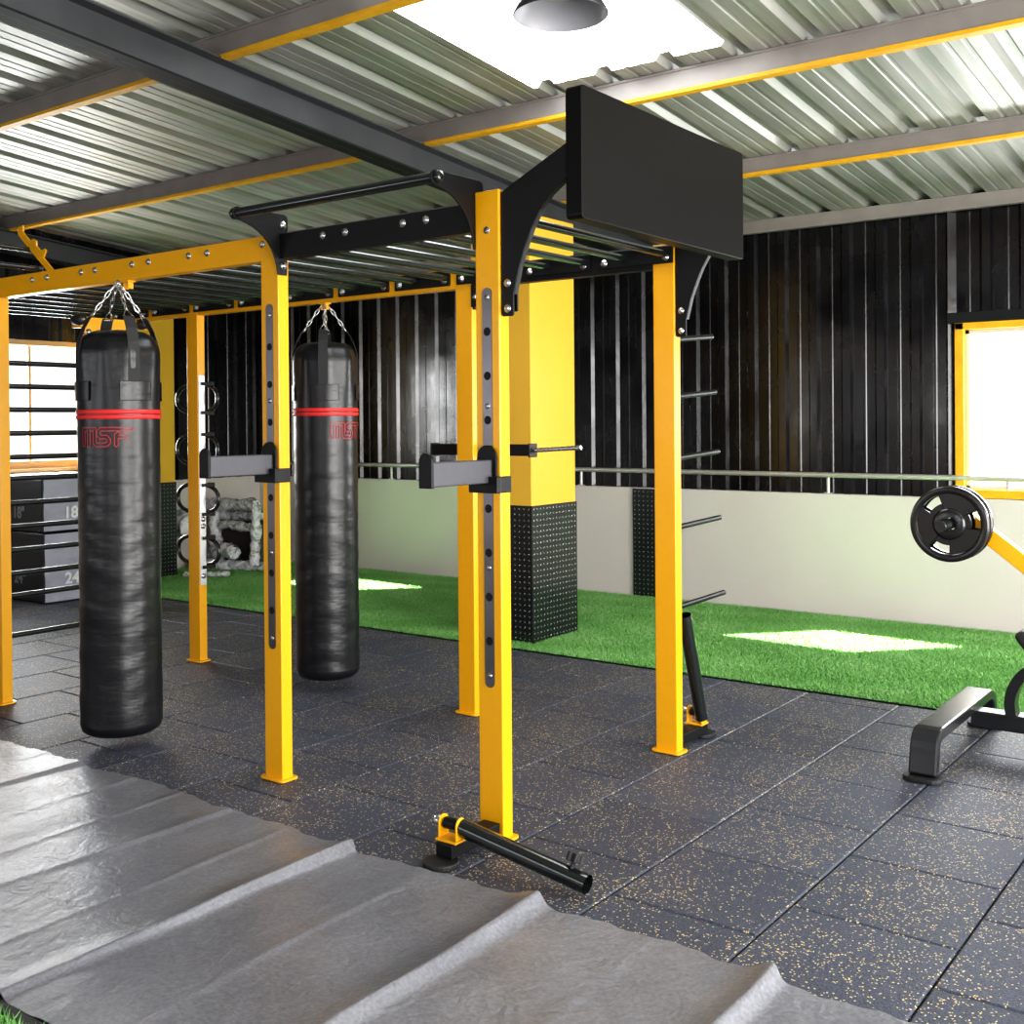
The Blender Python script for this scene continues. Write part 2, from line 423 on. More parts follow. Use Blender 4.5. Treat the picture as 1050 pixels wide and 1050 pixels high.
def window_x(n):   # back wall window, plane y
    f = MB(); fr = .062
    for a in ((WX0, WX0 + fr, WZ0, WZ1), (WX1 - fr, WX1, WZ0, WZ1), (WX0, WX1, WZ1 - fr * .8, WZ1), (WX0, WX1, WZ0 - .03, WZ0 + .03)):
        f.box(a[0], a[1], 5.19, 5.33, a[2], a[3])
    w = f.build('window_%d' % n, YELD, bevel=.004); tag(w, 'bright back wall window in a yellow painted frame at the right edge', 'window', kind='structure')
    g = MB(); i0, i1, j0, j1 = WX0 + fr, WX1 - fr, WZ0 + .03, WZ1 - fr * .8
    for a in ((i0, i0 + .03, j0, j1), (i1 - .03, i1, j0, j1), (i0, i1, j1 - .03, j1), (i0, i1, j0, j0 + .03), (.93, .965, j0, j1)):
        g.box(a[0], a[1], 5.24, 5.30, a[2], a[3])
    g.build('window_frame', WFRM, w, bevel=.003)
    p = MB(); p.box(i0, i1, 5.268, 5.272, j0, j1); p.build('window_pane', GLASS, w)
window_x(1)
def window_y(n):
    f = MB(); x0, x1 = XL - .06, XL + .03
    for a in ((LY0, LY0 + .06, LZ0, LZ1), (LY1 - .06, LY1, LZ0, LZ1), (LY0, LY1, LZ1 - .05, LZ1), (LY0, LY1, LZ0 - .02, LZ0 + .05)):
        f.box(x0, x1, a[0], a[1], a[2], a[3])
    w = f.build('window_%d' % n, WOODC, bevel=.004); tag(w, 'bright left wall window in an orange timber frame behind the wall bars', 'window', kind='structure')
    g = MB(); g.box(XL - .05, XL, 2.45, 2.475, LZ0, LZ1); g.build('window_mullion', WOODC, w)
    p = MB(); p.box(XL - .03, XL - .026, LY0 + .06, LY1 - .06, LZ0 + .05, LZ1 - .05); p.build('window_pane', GLASS, w)
    s = MB(); s.box(XL, XL + .14, LY0 - .05, LY1 + .02, LZ0 - .05, LZ0 - .02); s.build('window_sill', WOODC, w)
window_y(2)

# roof sheet with upward ribs, skylight between x = -1.24 and -0.07
SX0, SX1, SY0, SY1 = -1.235, -.072, .50, 1.965
def roof_prof(x0, x1):
    pts = []; k0 = int((x0 + .035) / .373) - 2
    for k in range(k0, k0 + 60):
        c = -.035 + .373 * k
        for dx, h in ((-.055, 0), (-.028, .034), (.028, .034), (.055, 0), (.13, 0), (.137, .0035), (.152, .0035), (.159, 0), (.215, 0), (.222, .0035), (.237, .0035), (.244, 0)):
            pts.append((c + dx, h))
    def at(x):
        for (a, h), (b, g) in zip(pts, pts[1:]):
            if a <= x <= b: return h + (g - h) * (x - a) / (b - a)
        return 0
    return [(x0, at(x0))] + [p for p in pts if x0 + 1e-4 < p[0] < x1 - 1e-4] + [(x1, at(x1))]
def roof_piece(mb, x0, x1, y0, y1, dz=0):
    pr = roof_prof(x0, x1); n = len(pr)
    vs = [(x, y, zroof(y) + h + dz) for y in (y0, y1) for x, h in pr]
    mb.add(vs, [(i, i + 1, n + i + 1, n + i) for i in range(n - 1)])
mb = MB(); roof_piece(mb, XL - .2, SX0, YF, 5.5); roof_piece(mb, SX1, XR, YF, 5.5); roof_piece(mb, SX0, SX1, SY1, 5.5); roof_piece(mb, SX0, SX1, YF, SY0)
tag(mb.build('ceiling', ROOF), 'underside of the ribbed galvanised roof sheeting', 'ceiling', kind='structure')
mb = MB(); roof_piece(mb, SX0 - .06, SX1 + .06, SY0, SY1 + .03, .012)
tag(mb.build('skylight', SKYL), 'glowing white translucent roof sheet skylight', 'skylight', kind='structure')

# purlins
tn = 2
def purlin(y, h=.12, yellow=True, x0=XL, x1=XR, lab=''):
    global tn
    z1 = zroof(y) - .001; z0 = z1 - h
    mb = MB(); mb.box(x0, x1, y - .004, y + .004, z0, z1); mb.box(x0, x1, y, y + .055, z1 - .008, z1 - .002)
    mb.box(x0, x1, y + .045, y + .055, z1 - .022, z1 - .008)
    mb.box(x0, x1, y - .012, y - .004, z1 - .012, z1)
    o = mb.build('trim_%d' % tn, PURL); tag(o, lab, 'purlin', kind='structure'); tn += 1
    m2 = MB(); m2.box(x0, x1, y - .012, y + .045, z0 - .010, z0 - .0005); m2.box(x0, x1, y - .0125, y - .0045, z0 - .001, z0 + .010)
    m2.build('flange_strip', YELD if yellow else PURL, o)
purlin(.545, lab='steel roof purlin with a yellow lower flange, nearest the camera')
purlin(2.12, lab='steel roof purlin with a yellow lower flange beside the skylight')
purlin(3.69, .105, lab='steel roof purlin with a yellow lower flange between skylight and back wall')
purlin(5.17, .09, yellow=False, lab='plain steel purlin on top of the black back wall')
purlin(-1.03, lab='steel roof purlin with a yellow lower flange behind the nearest one')

# rafters (I-beams) on columns
def rafter(xc, lab):
    global tn
    mb = MB(); y0, y1 = -3.4, 5.19; D = .19; wv = .075
    def bar(xa, xb, ha, hb):
        vs = [(x, y, zroof(y) - .122 - h) for y in (y0, y1) for h in (ha, hb) for x in (xa, xb)]
        mb.add(vs, [(0, 1, 3, 2), (4, 6, 7, 5), (0, 4, 5, 1), (2, 3, 7, 6), (0, 2, 6, 4), (1, 5, 7, 3)])
    bar(xc - .004, xc + .004, 0, D)
    bar(xc - wv, xc + wv, 0, .010)
    o = mb.build('trim_%d' % tn, RAFT); tag(o, lab, 'rafter', kind='structure'); tn += 1
    mb = MB(); bar(xc - wv, xc + wv, D - .012, D); mb.build('flange', RAFTD, o)
rafter(-2.25, 'dark steel rafter running over the rack to the yellow column')
rafter(-7.12, 'dark steel rafter close to the left wall')

def studs(mb, axis, fixed, a0, a1, z0, z1, sgn, p=.038):
    """checker-plate bumps on a face; axis 'x' face runs along x (normal y*sgn)"""
    nz = int((z1 - z0) / p); na = int((a1 - a0) / p); k = 0
    for j in range(nz):
        for i in range(na):
            a = a0 + (i + .5) * (a1 - a0) / na; z = z0 + (j + .5) * (z1 - z0) / nz
            s = 1 if (i + j) % 2 else -1; l, w, h = .011, .0048, .004
            da, dz = l * .7071, l * .7071 * s; ea, ez = -w * .7071 * s, w * .7071
            q = [(a + da, z + dz), (a + ea, z + ez), (a - da, z - dz), (a - ea, z - ez)]
            if axis == 'x':
                vs = [(b, fixed, c) for b, c in q] + [(a, fixed + sgn * h, z)]
            else:
                vs = [(fixed, b, c) for b, c in q] + [(fixed + sgn * h, a, z)]
            mb.add(vs, [(0, 1, 4), (1, 2, 4), (2, 3, 4), (3, 0, 4)], True, 1)
def column(x0, x1, y0, y1, lab):
    t = thing('column', lab, 'column', ((x0 + x1) / 2, (y0 + y1) / 2, 0), kind='structure')
    mb = MB(); mb.box(x0, x1, y0, y1, 0, zroof(y1) - .33)
    mb.build('shaft', YELC, t, bevel=.006)['kind'] = 'structure'
    mb = MB(); e = .006; mb.box(x0 - e, x1 + e, y0 - e, y1 + e, .002, .935)
    studs(mb, 'x', y0 - e, x0, x1, .01, .93, -1); studs(mb, 'y', x1 + e, y0, y1, .01, .93, 1)
    mb.build('checker_plate_cladding', [DPL, STUD], t)['kind'] = 'structure'
column(-2.5, -1.99, 2.96, 3.5, 'yellow square column with black checker plate base behind the front rack post')
column(XL + .02, -6.93, 2.98, 3.75, 'yellow column with black checker plate base behind the punching bag on the left')
mb = MB(); mb.box(-2.50, -2.12, 5.165, 5.188, .0, .925); studs(mb, 'x', 5.165, -2.5, -2.12, .01, .92, -1)
o = mb.build('checker_plate_panel', [DPL, STUD]); tag(o, 'upright black checker plate panel fixed on the low cream wall', 'wall panel')

# handrail
hr = thing('handrail', 'long polished steel handrail along the top of the low back wall', 'handrail', (-1, 5.2, .932))
MB().tube([(XL + .1, 5.196, 1.077), (4.6, 5.196, 1.077)], .020, 16).build('rail', STEELRAIL, hr)
for x in (-5.35, -3.05, -.78, .52, 2.8):
    m = MB(); m.tube([(x, 5.204, .934), (x, 5.204, 1.065)], .013, 10); m.box(x - .03, x + .03, 5.194, 5.216, .9335, .942)
    m.build('stanchion', STEELRAIL, hr)

# ------------------------------------------------------------------ the rack
rack = thing('training_rack', 'large yellow and black steel training rack with overhead monkey bars', 'gym rack', (-1.7, .65, 0))
ZB0, ZB1 = 2.192, 2.297
def hexbolt(c, axis, r=.011, h=.009):
    m = MB(); q = {'y': 'y', 'x': 'x', 'z': 'z'}[axis[1]]; s = 1 if axis[0] == '+' else -1
    m.lathe(c, [(r * 1.5, 0), (r * 1.5, s * .002), (r, s * .0021), (r * .95, s * h), (r * .4, s * h * 1.15)], 8, q)
    return m
def post(xr, y0, dy, h, holes=None, ztop=None):
    mb = MB(); x0 = xr - .107; y1 = y0 + dy
    mb.box(x0, xr, y0, y1, .006, h)
    p = mb.build('post', YEL, rack, bevel=.004)
    b = MB(); e = .020; pts = []
    for cx, cy, a0 in ((xr, y1, 0), (x0, y1, 90), (x0, y0, 180), (xr, y0, 270)):
        for k in range(4):
            a = math.radians(a0 + k * 30); pts.append((cx + e * math.cos(a), cy + e * math.sin(a)))
    b.prism(pts, 'z', .001, .011); b.build('base_plate', YEL, p, bevel=.002)
    return p
DN = .058
posts = {}
posts['A'] = post(0, 0, DN, 2.332)
posts['B'] = post(-L1, 0, DN, 2.30)
posts['F'] = post(-L1 - L2, 0, DN, 2.30)
posts['C'] = post(0, W, DN, 2.30)
posts['D'] = post(-L1, W, DN, 2.262)
posts['E'] = post(-L1 - L2, W, DN, 2.262)
posts['G'] = post(-L1 - L2, .62, DN, 2.06)
def strip(p, xc, yf, z0, z1, hs, bolts):
    w = .020; m = MB(); pts = []
    for cz, a0 in ((z1 - w, 0), (z0 + w, 180)):
        for k in range(9):
            a = math.radians(a0 + k * 22.5); pts.append((xc + w * 1.05 * math.cos(a), cz + w * math.sin(a)))
    m.prism(pts, 'y', yf - .003, yf + .001)
    s = m.build('perforated_strip', STRIP, p)
    for z in hs:
        h = MB(); h.lathe((xc, yf - .0035, z), [(.0155, 0), (.0125, -.0005), (.0125, .002)], 20, 'y', cap=False)
        h.lathe((xc, yf - .0036, z), [(.0125, 0), (.0002, 0)], 20, 'y', cap=False); h.build('hole', [HOLE], s)
    for z in bolts: hexbolt((xc, yf - .003, z), '-y', .007, .003).build('rivet', CHR, s)
hs = [.716 + .1587 * k for k in range(8)]
strip(posts['A'], -.0535, 0, .548, 1.984, hs, (.592, .98, 1.27, 1.56, 1.95))
strip(posts['B'], -L1 - .0535, 0, .553, 2.008, hs, (.60, .96, 1.6, 1.96))
# holes on the inner side of the far post D
for k in range(3): pass

def beam(x0, x1, y0, y1, mat, name='beam'):
    m = MB(); m.box(x0, x1, y0, y1, ZB0, ZB1); return m.build(name, mat, rack, bevel=.003)
bFB = beam(-L1 - L2 - 1.4, -L1 - .002, .002, DN - .002, YEL)
# the yellow beam stands flush with the outer faces: carry it over the post
m = MB(); m.box(-L1 - .107, -L1 - .004, -.0012, .001, 1.99, ZB1 + .002); 
bBA = beam(-L1 + .001, -.108, .004, DN - .004, BLK)
bED = beam(-L1 - L2 - 1.4, -L1 - .108, W + .004, W + DN - .004, YEL)
bDC = beam(-L1 + .001, -.108, W + .002, W + DN - .002, BLK)
for x in (-3.045, -2.907, -2.601, -2.484, -2.181, -2.052, -1.755, -1.625, -3.4, -3.52):
    hexbolt((x, .002, 2.262), '-y').build('bolt', CHR, bFB)
hexbolt((-1.331 + .075, 0, 2.262), '-y').build('bolt', CHR, bFB)
for x in (-.897, -.77, -.462, -.345): hexbolt((x, .004, 2.262), '-y').build('bolt', CHR, bBA)
hexbolt((-.053, 0, 2.19), '-y', .009, .003).build('bolt', CHR, posts['A'])

# mounting plates for the rungs (inside of both beams), yellow tabs stay visible between them
k = 0; x = -.012
while x > -4.5:
    x1 = x - .385
    for y0, y1, sg in ((DN - .002, DN + .008, 1), (W - .008, W + .004, -1)):
        xa, xb = x1, x
        if abs(x - .0) < .05 and sg == -1: xb = -.002
        m = MB(); m.box(xa, xb, y0, y1, 2.212, 2.292)
        pl = m.build('rung_plate', BLK, rack, bevel=.004)
        for bx in (xb - .035, xa + .035):
            yb = y1 if sg == 1 else y0
            hexbolt((bx, yb, 2.240), '+y' if sg == 1 else '-y', .012, .012).build('bolt', CHR, pl)
    x -= .43
ra = MB(); ra.tube([(-.037, DN + .006, 2.252), (-.037, W - .006, 2.252)], .0165, 18)
r0 = ra.build('rung', BLKG, rack)
for i in range(1, 22):
    c = r0.copy(); C.objects.link(c); c.location = (-.215 * i, 0, 0)

# top pull-up bar on its two curved brackets
def bez(p0, p1, p2, n=8):
    return [((1 - t) ** 2 * p0[0] + 2 * t * (1 - t) * p1[0] + t * t * p2[0], (1 - t) ** 2 * p0[1] + 2 * t * (1 - t) * p1[1] + t * t * p2[1]) for t in [i / n for i in range(n + 1)]]
def arc(c, r, a0, a1, n=8):
    return [(c[0] + r * math.cos(math.radians(a0 + (a1 - a0) * i / n)), c[1] + r * math.sin(math.radians(a0 + (a1 - a0) * i / n))) for i in range(n + 1)]
BY, BZ = -.212, 2.352
prof = arc((BY, BZ), .027, 75, 250, 10) + bez((BY + .01, BZ - .028), (-.02, 2.29), (-.004, 2.125), 10) + [(.045, 2.125)] + arc((.028, 2.358), .022, 0, 90, 5)
for xa in (-L1 - .0, -.107 - .008):
    m = MB(); m.prism(prof, 'x', xa, xa + .008); br = m.build('bar_bracket', BLK, rack, bevel=.0015)
    for zz in (2.335, 2.165):
        s_ = xa + .008 if xa < -1 else xa
        hexbolt((s_, .024, zz), '+x' if xa < -1 else '-x', .011).build('bolt', CHR, br)
m = MB(); m.tube([(-L1 - .018, BY, BZ), (-.095, BY, BZ)], .0205, 20); pb = m.build('pull_up_bar', BLKG, rack)
m = MB(); m.lathe((-L1 - .018, BY, BZ), [(.022, -.005), (.024, .0), (.024, .012), (.022, .016)], 20, 'x'); m.build('end_cap', BLKG, pb)
m = MB(); m.lathe((-.098, BY, BZ), [(.017, -.004), (.022, .0), (.020, .010), (.010, .014)], 20, 'x'); m.build('end_cap', BLKG, pb)

# knee plates under beams on far posts
for xx in (-L1 + .0, ):
    m = MB(); m.box(xx, xx + .01, W + .004, W + .05, 2.08, 2.30); m.box(xx, xx + .045, W - .008, W + .002, 2.09, 2.21)
    kp = m.build('joint_plate', BLK, rack, bevel=.002)
    hexbolt((xx + .028, W - .008, 2.14), '-y', .010).build('bolt', CHR, kp)
m = MB(); m.box(.0, .008, DN - .04, DN + .018, 1.90, 2.06); m.box(.008, .03, DN + .01, DN + .018, 1.90, 2.06); kp = m.build('joint_plate', BLK, rack, bevel=.002)

# storage pegs on the back of post C
for (y0, z0), (y1, z1) in (((1.353, 1.872), (1.72, 1.905)), ((1.353, 1.612), (1.755, 1.640)), ((1.353, 1.331), (1.782, 1.352)), ((1.353, 1.016), (1.80, 1.030)), ((1.353, .652), (1.838, .660))):
    m = MB(); m.tube([(-.03, y0, z0), (-.03, y1, z1)], .0125, 16); pg = m.build('storage_peg', BLK, rack)
    m = MB(); m.lathe((-.03, y1, z1), [(.0125, -.002), (.012, .004), (.006, .006)], 14, 'y'); m.build('end_cap', CHR, pg)

# wall-bar ladder between post F and the short post
for z in (1.846, 1.719, 1.592, 1.463, 1.333, 1.217, 1.081, .953, .825, .697, .578, .362):
    m = MB(); m.tube([(-3.40, DN, z), (-3.40, .62, z)], .0145, 16); m.build('ladder_bar', BLKG, rack)
# yellow cross bracket with rubber rollers on top of the short post
m = MB(); m.prism([(.455, 2.125), (.86, 2.125), (.86, 2.10), (.80, 2.02), (.76, 2.02), (.72, 2.055), (.58, 2.055), (.54, 2.02), (.51, 2.02), (.455, 2.10)], 'x', -3.372, -3.362)
yb = m.build('cross_bracket', YEL, rack, bevel=.002)
for yy in (.455, .87):
    m = MB(); m.lathe((-3.35, yy, 2.105), [(.012, -.045), (.028, -.04), (.032, 0), (.028, .04), (.012, .045)], 20, 'x'); m.build('roller', RUB, yb)
    m = MB(); m.lathe((-3.305, yy, 2.105), [(.012, 0), (.009, .012), (.003, .014)], 12, 'x'); m.build('bolt', CHR, yb)
for yy in (.525, .78): hexbolt((-3.362, yy, 2.04), '+x', .013).build('bolt', CHR, yb)

# inclined hook bracket above the yellow beam with two outside bars
d = Vector((-.29, 0, .226)).normalized(); n_ = Vector((-d.z, 0, d.x))
m = MB()
pl = []
def onb(t, s): q = Vector((-2.885, 0, 2.288)) + d * t - n_ * s; return (q.x, q.z)
ln = .385
poly = [onb(0, -.018), onb(ln, -.018), onb(ln + .018, .0), onb(ln + .012, .03), onb(ln - .01, .05), onb(ln - .02, .035), onb(ln - .03, .02), onb(.27, .018), onb(.25, .045), onb(.22, .05), onb(.2, .03), onb(.15, .035), onb(.13, .06), onb(.11, .06), onb(.11, .018), onb(0, .018)]
m.prism(poly, 'y', .012, .022); hb = m.build('hook_bracket', YEL, rack, bevel=.0015)
for q in ((-3.10, 2.425), (-3.0, 2.30 + .015)):
    m = MB(); m.tube([(q[0], -1.25, q[1]), (q[0], .024, q[1])], .014, 14); b_ = m.build('outside_bar', BLKG, rack)
    m = MB(); m.lathe((q[0], .024, q[1]), [(.014, 0), (.012, .008), (.004, .01)], 12, 'y'); m.build('bolt', CHR, b_)

# ------------------------------------------------------------------ black panel on two curved arms
pan = thing('target_panel', 'big plain black rectangular panel on curved arms above the front rack posts', 'panel', (.31, .64, 2.19))
m = MB()
ya, yb_, za, zb = .008, 1.275, 2.19, 2.643; r = .018
pts = arc((yb_ - r, zb - r), r, 0, 90, 4) + arc((ya + r, zb - r), r, 90, 180, 4) + arc((ya + r, za + r), r, 180, 270, 4) + arc((yb_ - r, za + r), r, 270, 360, 4)
m.prism(pts, 'x', .283, .348); m.build('board', BLKS, pan, bevel=.003)
armp = [(.002, 2.318), (.045, 2.34), (.284, 2.452), (.284, 2.335), (.215, 2.288), (.174, 2.243), (.136, 2.183), (.106, 2.119), (.08, 2.053), (.064, 1.993), (.054, 1.955), (.054, 1.885), (.046, 1.878), (.010, 1.878), (.002, 1.886)]
for yy in (.010, W + .010):
    y_ = yy
    m = MB(); m.prism(armp, 'y', y_, y_ + .008)
    # return flange following the inner curve
    for a_, b_ in zip(armp[3:10], armp[4:11]):
        m.add([(a_[0], y_, a_[1]), (a_[0], y_ + .028, a_[1]), (b_[0], y_ + .028, b_[1]), (b_[0], y_, b_[1])], [(0, 1, 2, 3)])
    if yy > 1:
        m.box(.262, .283, 1.2, yy + .008, 2.335, 2.45)
    ar = m.build('support_arm', BLK, pan)
    for zz in (1.995, 1.905): hexbolt((.030, y_, zz), '-y', .010).build('bolt', CHR, ar)

# ------------------------------------------------------------------ spotter arms
def spotter(x0, z0, lab):
    """near rack: arm along -y fixed on a post whose front face is x0-.107..x0"""
    t = thing('spotter_arm', lab, 'spotter arm', (x0 - .053, 0, z0), 'spotter arms hooked on the front posts')
    xc = x0 - .053
    m = MB(); m.box(xc - .026, xc + .026, -.335, -.012, z0, z0 + .083); m.build('arm', GREYP, t, bevel=.004)
    def rnd(zt, zb, w): return arc((xc, zt - w), w, 0, 180, 10) + [(xc - w, zb), (xc + w, zb)]
    m = MB(); m.prism(rnd(z0 + .115, z0 - .004, .029), 'y', -.347, -.333); m.build('end_plate', BLK, t, bevel=.003)
    m = MB(); m.prism(rnd(z0 + .135, z0 - .03, .044), 'y', -.014, -.0045); m.build('mount_plate', BLK, t, bevel=.002)
    m = MB(); m.box(x0 - .118, x0 + .012, -.036, -.014, z0 - .035, z0 + .024); m.box(x0 + .0015, x0 + .012, -.016, .05, z0 - .035, z0 + .024)
    m.build('clamp', BLK, t, bevel=.003)
    return t
spotter(0, 1.285, 'grey spotter arm with black end plates hooked on the frontmost rack post')
spotter(-L1, 1.292, 'grey spotter arm with black end plates hooked on the post between the two punching bags')
t = thing('bar_holder', 'black square bar with a thin steel peg behind the front rack post', 'bar holder', (-1.2, W + DN + .03, 1.34))
m = MB(); m.box(-1.49, -.855, W + DN + .002, W + DN + .062, 1.332, 1.39); m.build('square_bar', BLK, t, bevel=.005)
for xx in (-1.498, -.855):
    m = MB(); m.box(xx, xx + .010, W + DN - .002, W + DN + .066, 1.325, 1.395); m.build('end_plate', BLK, t, bevel=.003)
m = MB(); m.tube([(-.845, W + DN + .03, 1.360), (-.56, W + DN + .03, 1.376)], .0115, 14); m.build('peg', CHR, t)

# ------------------------------------------------------------------ grip station on post E
t = thing('grip_station', 'steel strip with four black oval hand grips on the far left rack post', 'grip station', (-3.379, 1.325, 1.1))
m = MB(); m.box(-3.3785, -3.372, W + .004, W + .05, .487, 1.814); m.build('mounting_strip', STRIP if False else pmat('pale_steel', (.72, .72, .78), .35, metal=.6), t, bevel=.002)
for z0, z1 in ((1.569, 1.770), (1.235, 1.449), (.926, 1.128), (.591, .793)):
    m = MB(); cz = (z0 + z1) / 2; hh = (z1 - z0) / 2 - .009; ww = .205; pts = []; gy = W + DN + .045
    for i in range(40):
        a = 2 * PI * i / 40; ca, sa = math.cos(a), math.sin(a)
        pts.append((-3.52 + ww * math.copysign(abs(ca) ** .8, ca), gy, cz + hh * math.copysign(abs(sa) ** .8, sa)))
    m.tube(pts, .013, 12, closed=True); g = m.build('oval_grip', BLKG, t)
    m = MB()
    for zq in (z0 + .009, z1 - .009): m.box(-3.41, -3.365, gy - .012, gy + .012, zq - .014, zq + .014); m.box(-3.3715, -3.362, W + .02, gy + .012, zq - .010, zq + .010)
    m.build('clip', BLK, g)
for zz in (.905, .86, .545): hexbolt((-3.372, W + .027, zz), '+x', .012, .006).build('bolt', CHR, t)

# ------------------------------------------------------------------ landmine attachments
def landmine(sy, y0, lab, tilt):
    t = thing('landmine_attachment', lab, 'landmine', (-.045, y0, 0))
    def Y(a, b): return sorted((y0 + sy * a, y0 + sy * b))
    m = MB(); a, b = Y(.0, .27); m.box(-.085, -.012, a, b, .022, .070); m.build('base_arm', BLK, t, bevel=.005)
    m = MB(); pts = arc((-.048, y0 + sy * .285), .062, 0, 360, 24)[:-1]; m.prism(pts, 'z', .001, .020); m.build('foot_pad', RUB, t, bevel=.004)
    cy = y0 + sy * .225
    m = MB(); m.box(-.095, -.004, cy - .035, cy + .035, .071, .079)
    for xs in (-.090, -.014):
        m.prism([(cy - .026, .079), (cy + .026, .079)] + arc((cy, .128), .026, 0, 180, 8), 'x', xs, xs + .006)
    m.build('clevis', YEL, t, bevel=.0015)
    m = MB(); m.lathe((-.112, cy, .126), [(.003, -.012), (.016, -.008), (.019, .004), (.014, .016)], 16, 'x'); m.lathe((.0, cy, .126), [(.014, -.01), (.016, -.004), (.012, .004), (.003, .007)], 16, 'x')
    m.tube([(-.1, cy, .126), (-.005, cy, .126)], .008, 10); m.build('pivot_pin', CHR, t)
    m = MB(); m.tube([(-.075, cy, .126), (-.025, cy, .126)], .020, 16); m.build('pivot_sleeve', BLK, t)
    st, en = tilt(cy)
    dirn = (Vector(en) - Vector(st)).normalized()
    m = MB(); m.tube([st, en], .031, 24, cap=False); m.tube([st, Vector(st) + dirn * .02], .0305, 24)
    inner = [Vector(en) - dirn * .06, en]; m.tube(inner, .026, 24, cap=False); m.tube([Vector(en) - dirn * .065, Vector(en) - dirn * .06], .026, 24)
    # rim between outer and inner wall
    tb = m.build('bar_sleeve', BLKG, t)
    u = dirn.cross(Vector((0, 1, 0)) if abs(dirn.y) < .9 else Vector((0, 0, 1))).normalized()
    if u.z < 0: u = -u
    if abs(dirn.z) > .8: return t
    p0 = Vector(en) - dirn * .065 + u * .028; u = (u + Vector((0, .5, 0))).normalized()
    m = MB(); m.tube([p0, p0 + u * .025], .007, 10)
    kc = p0 + u * .034; w1 = dirn; w2 = u.cross(dirn).normalized(); ring0 = []; ring1 = []
    for k in range(30):
        a = 2 * PI * k / 30; rr = .027 + .005 * math.cos(6 * a)
        ring0.append(kc - u * .014 + (w1 * math.cos(a) + w2 * math.sin(a)) * rr); ring1.append(kc + u * .014 + (w1 * math.cos(a) + w2 * math.sin(a)) * rr)
    m.add(ring0 + ring1, [tuple(range(30))[::-1], tuple(range(30, 60))] + [(k, (k + 1) % 30, 30 + (k + 1) % 30, 30 + k) for k in range(30)])
    m.build('locking_knob', RUB, tb, bevel=.002)
    return t
landmine(-1, -.002, 'black landmine tube lying on the floor at the foot of the frontmost post', lambda cy: ((-.02, cy + .01, .118), (.492, cy + .016, .042)))
landmine(1, W + DN + .002, 'black landmine tube standing upright at the foot of the right rack post', lambda cy: ((-.022, cy + .0, .10), (-.022, cy - .165, .61)))

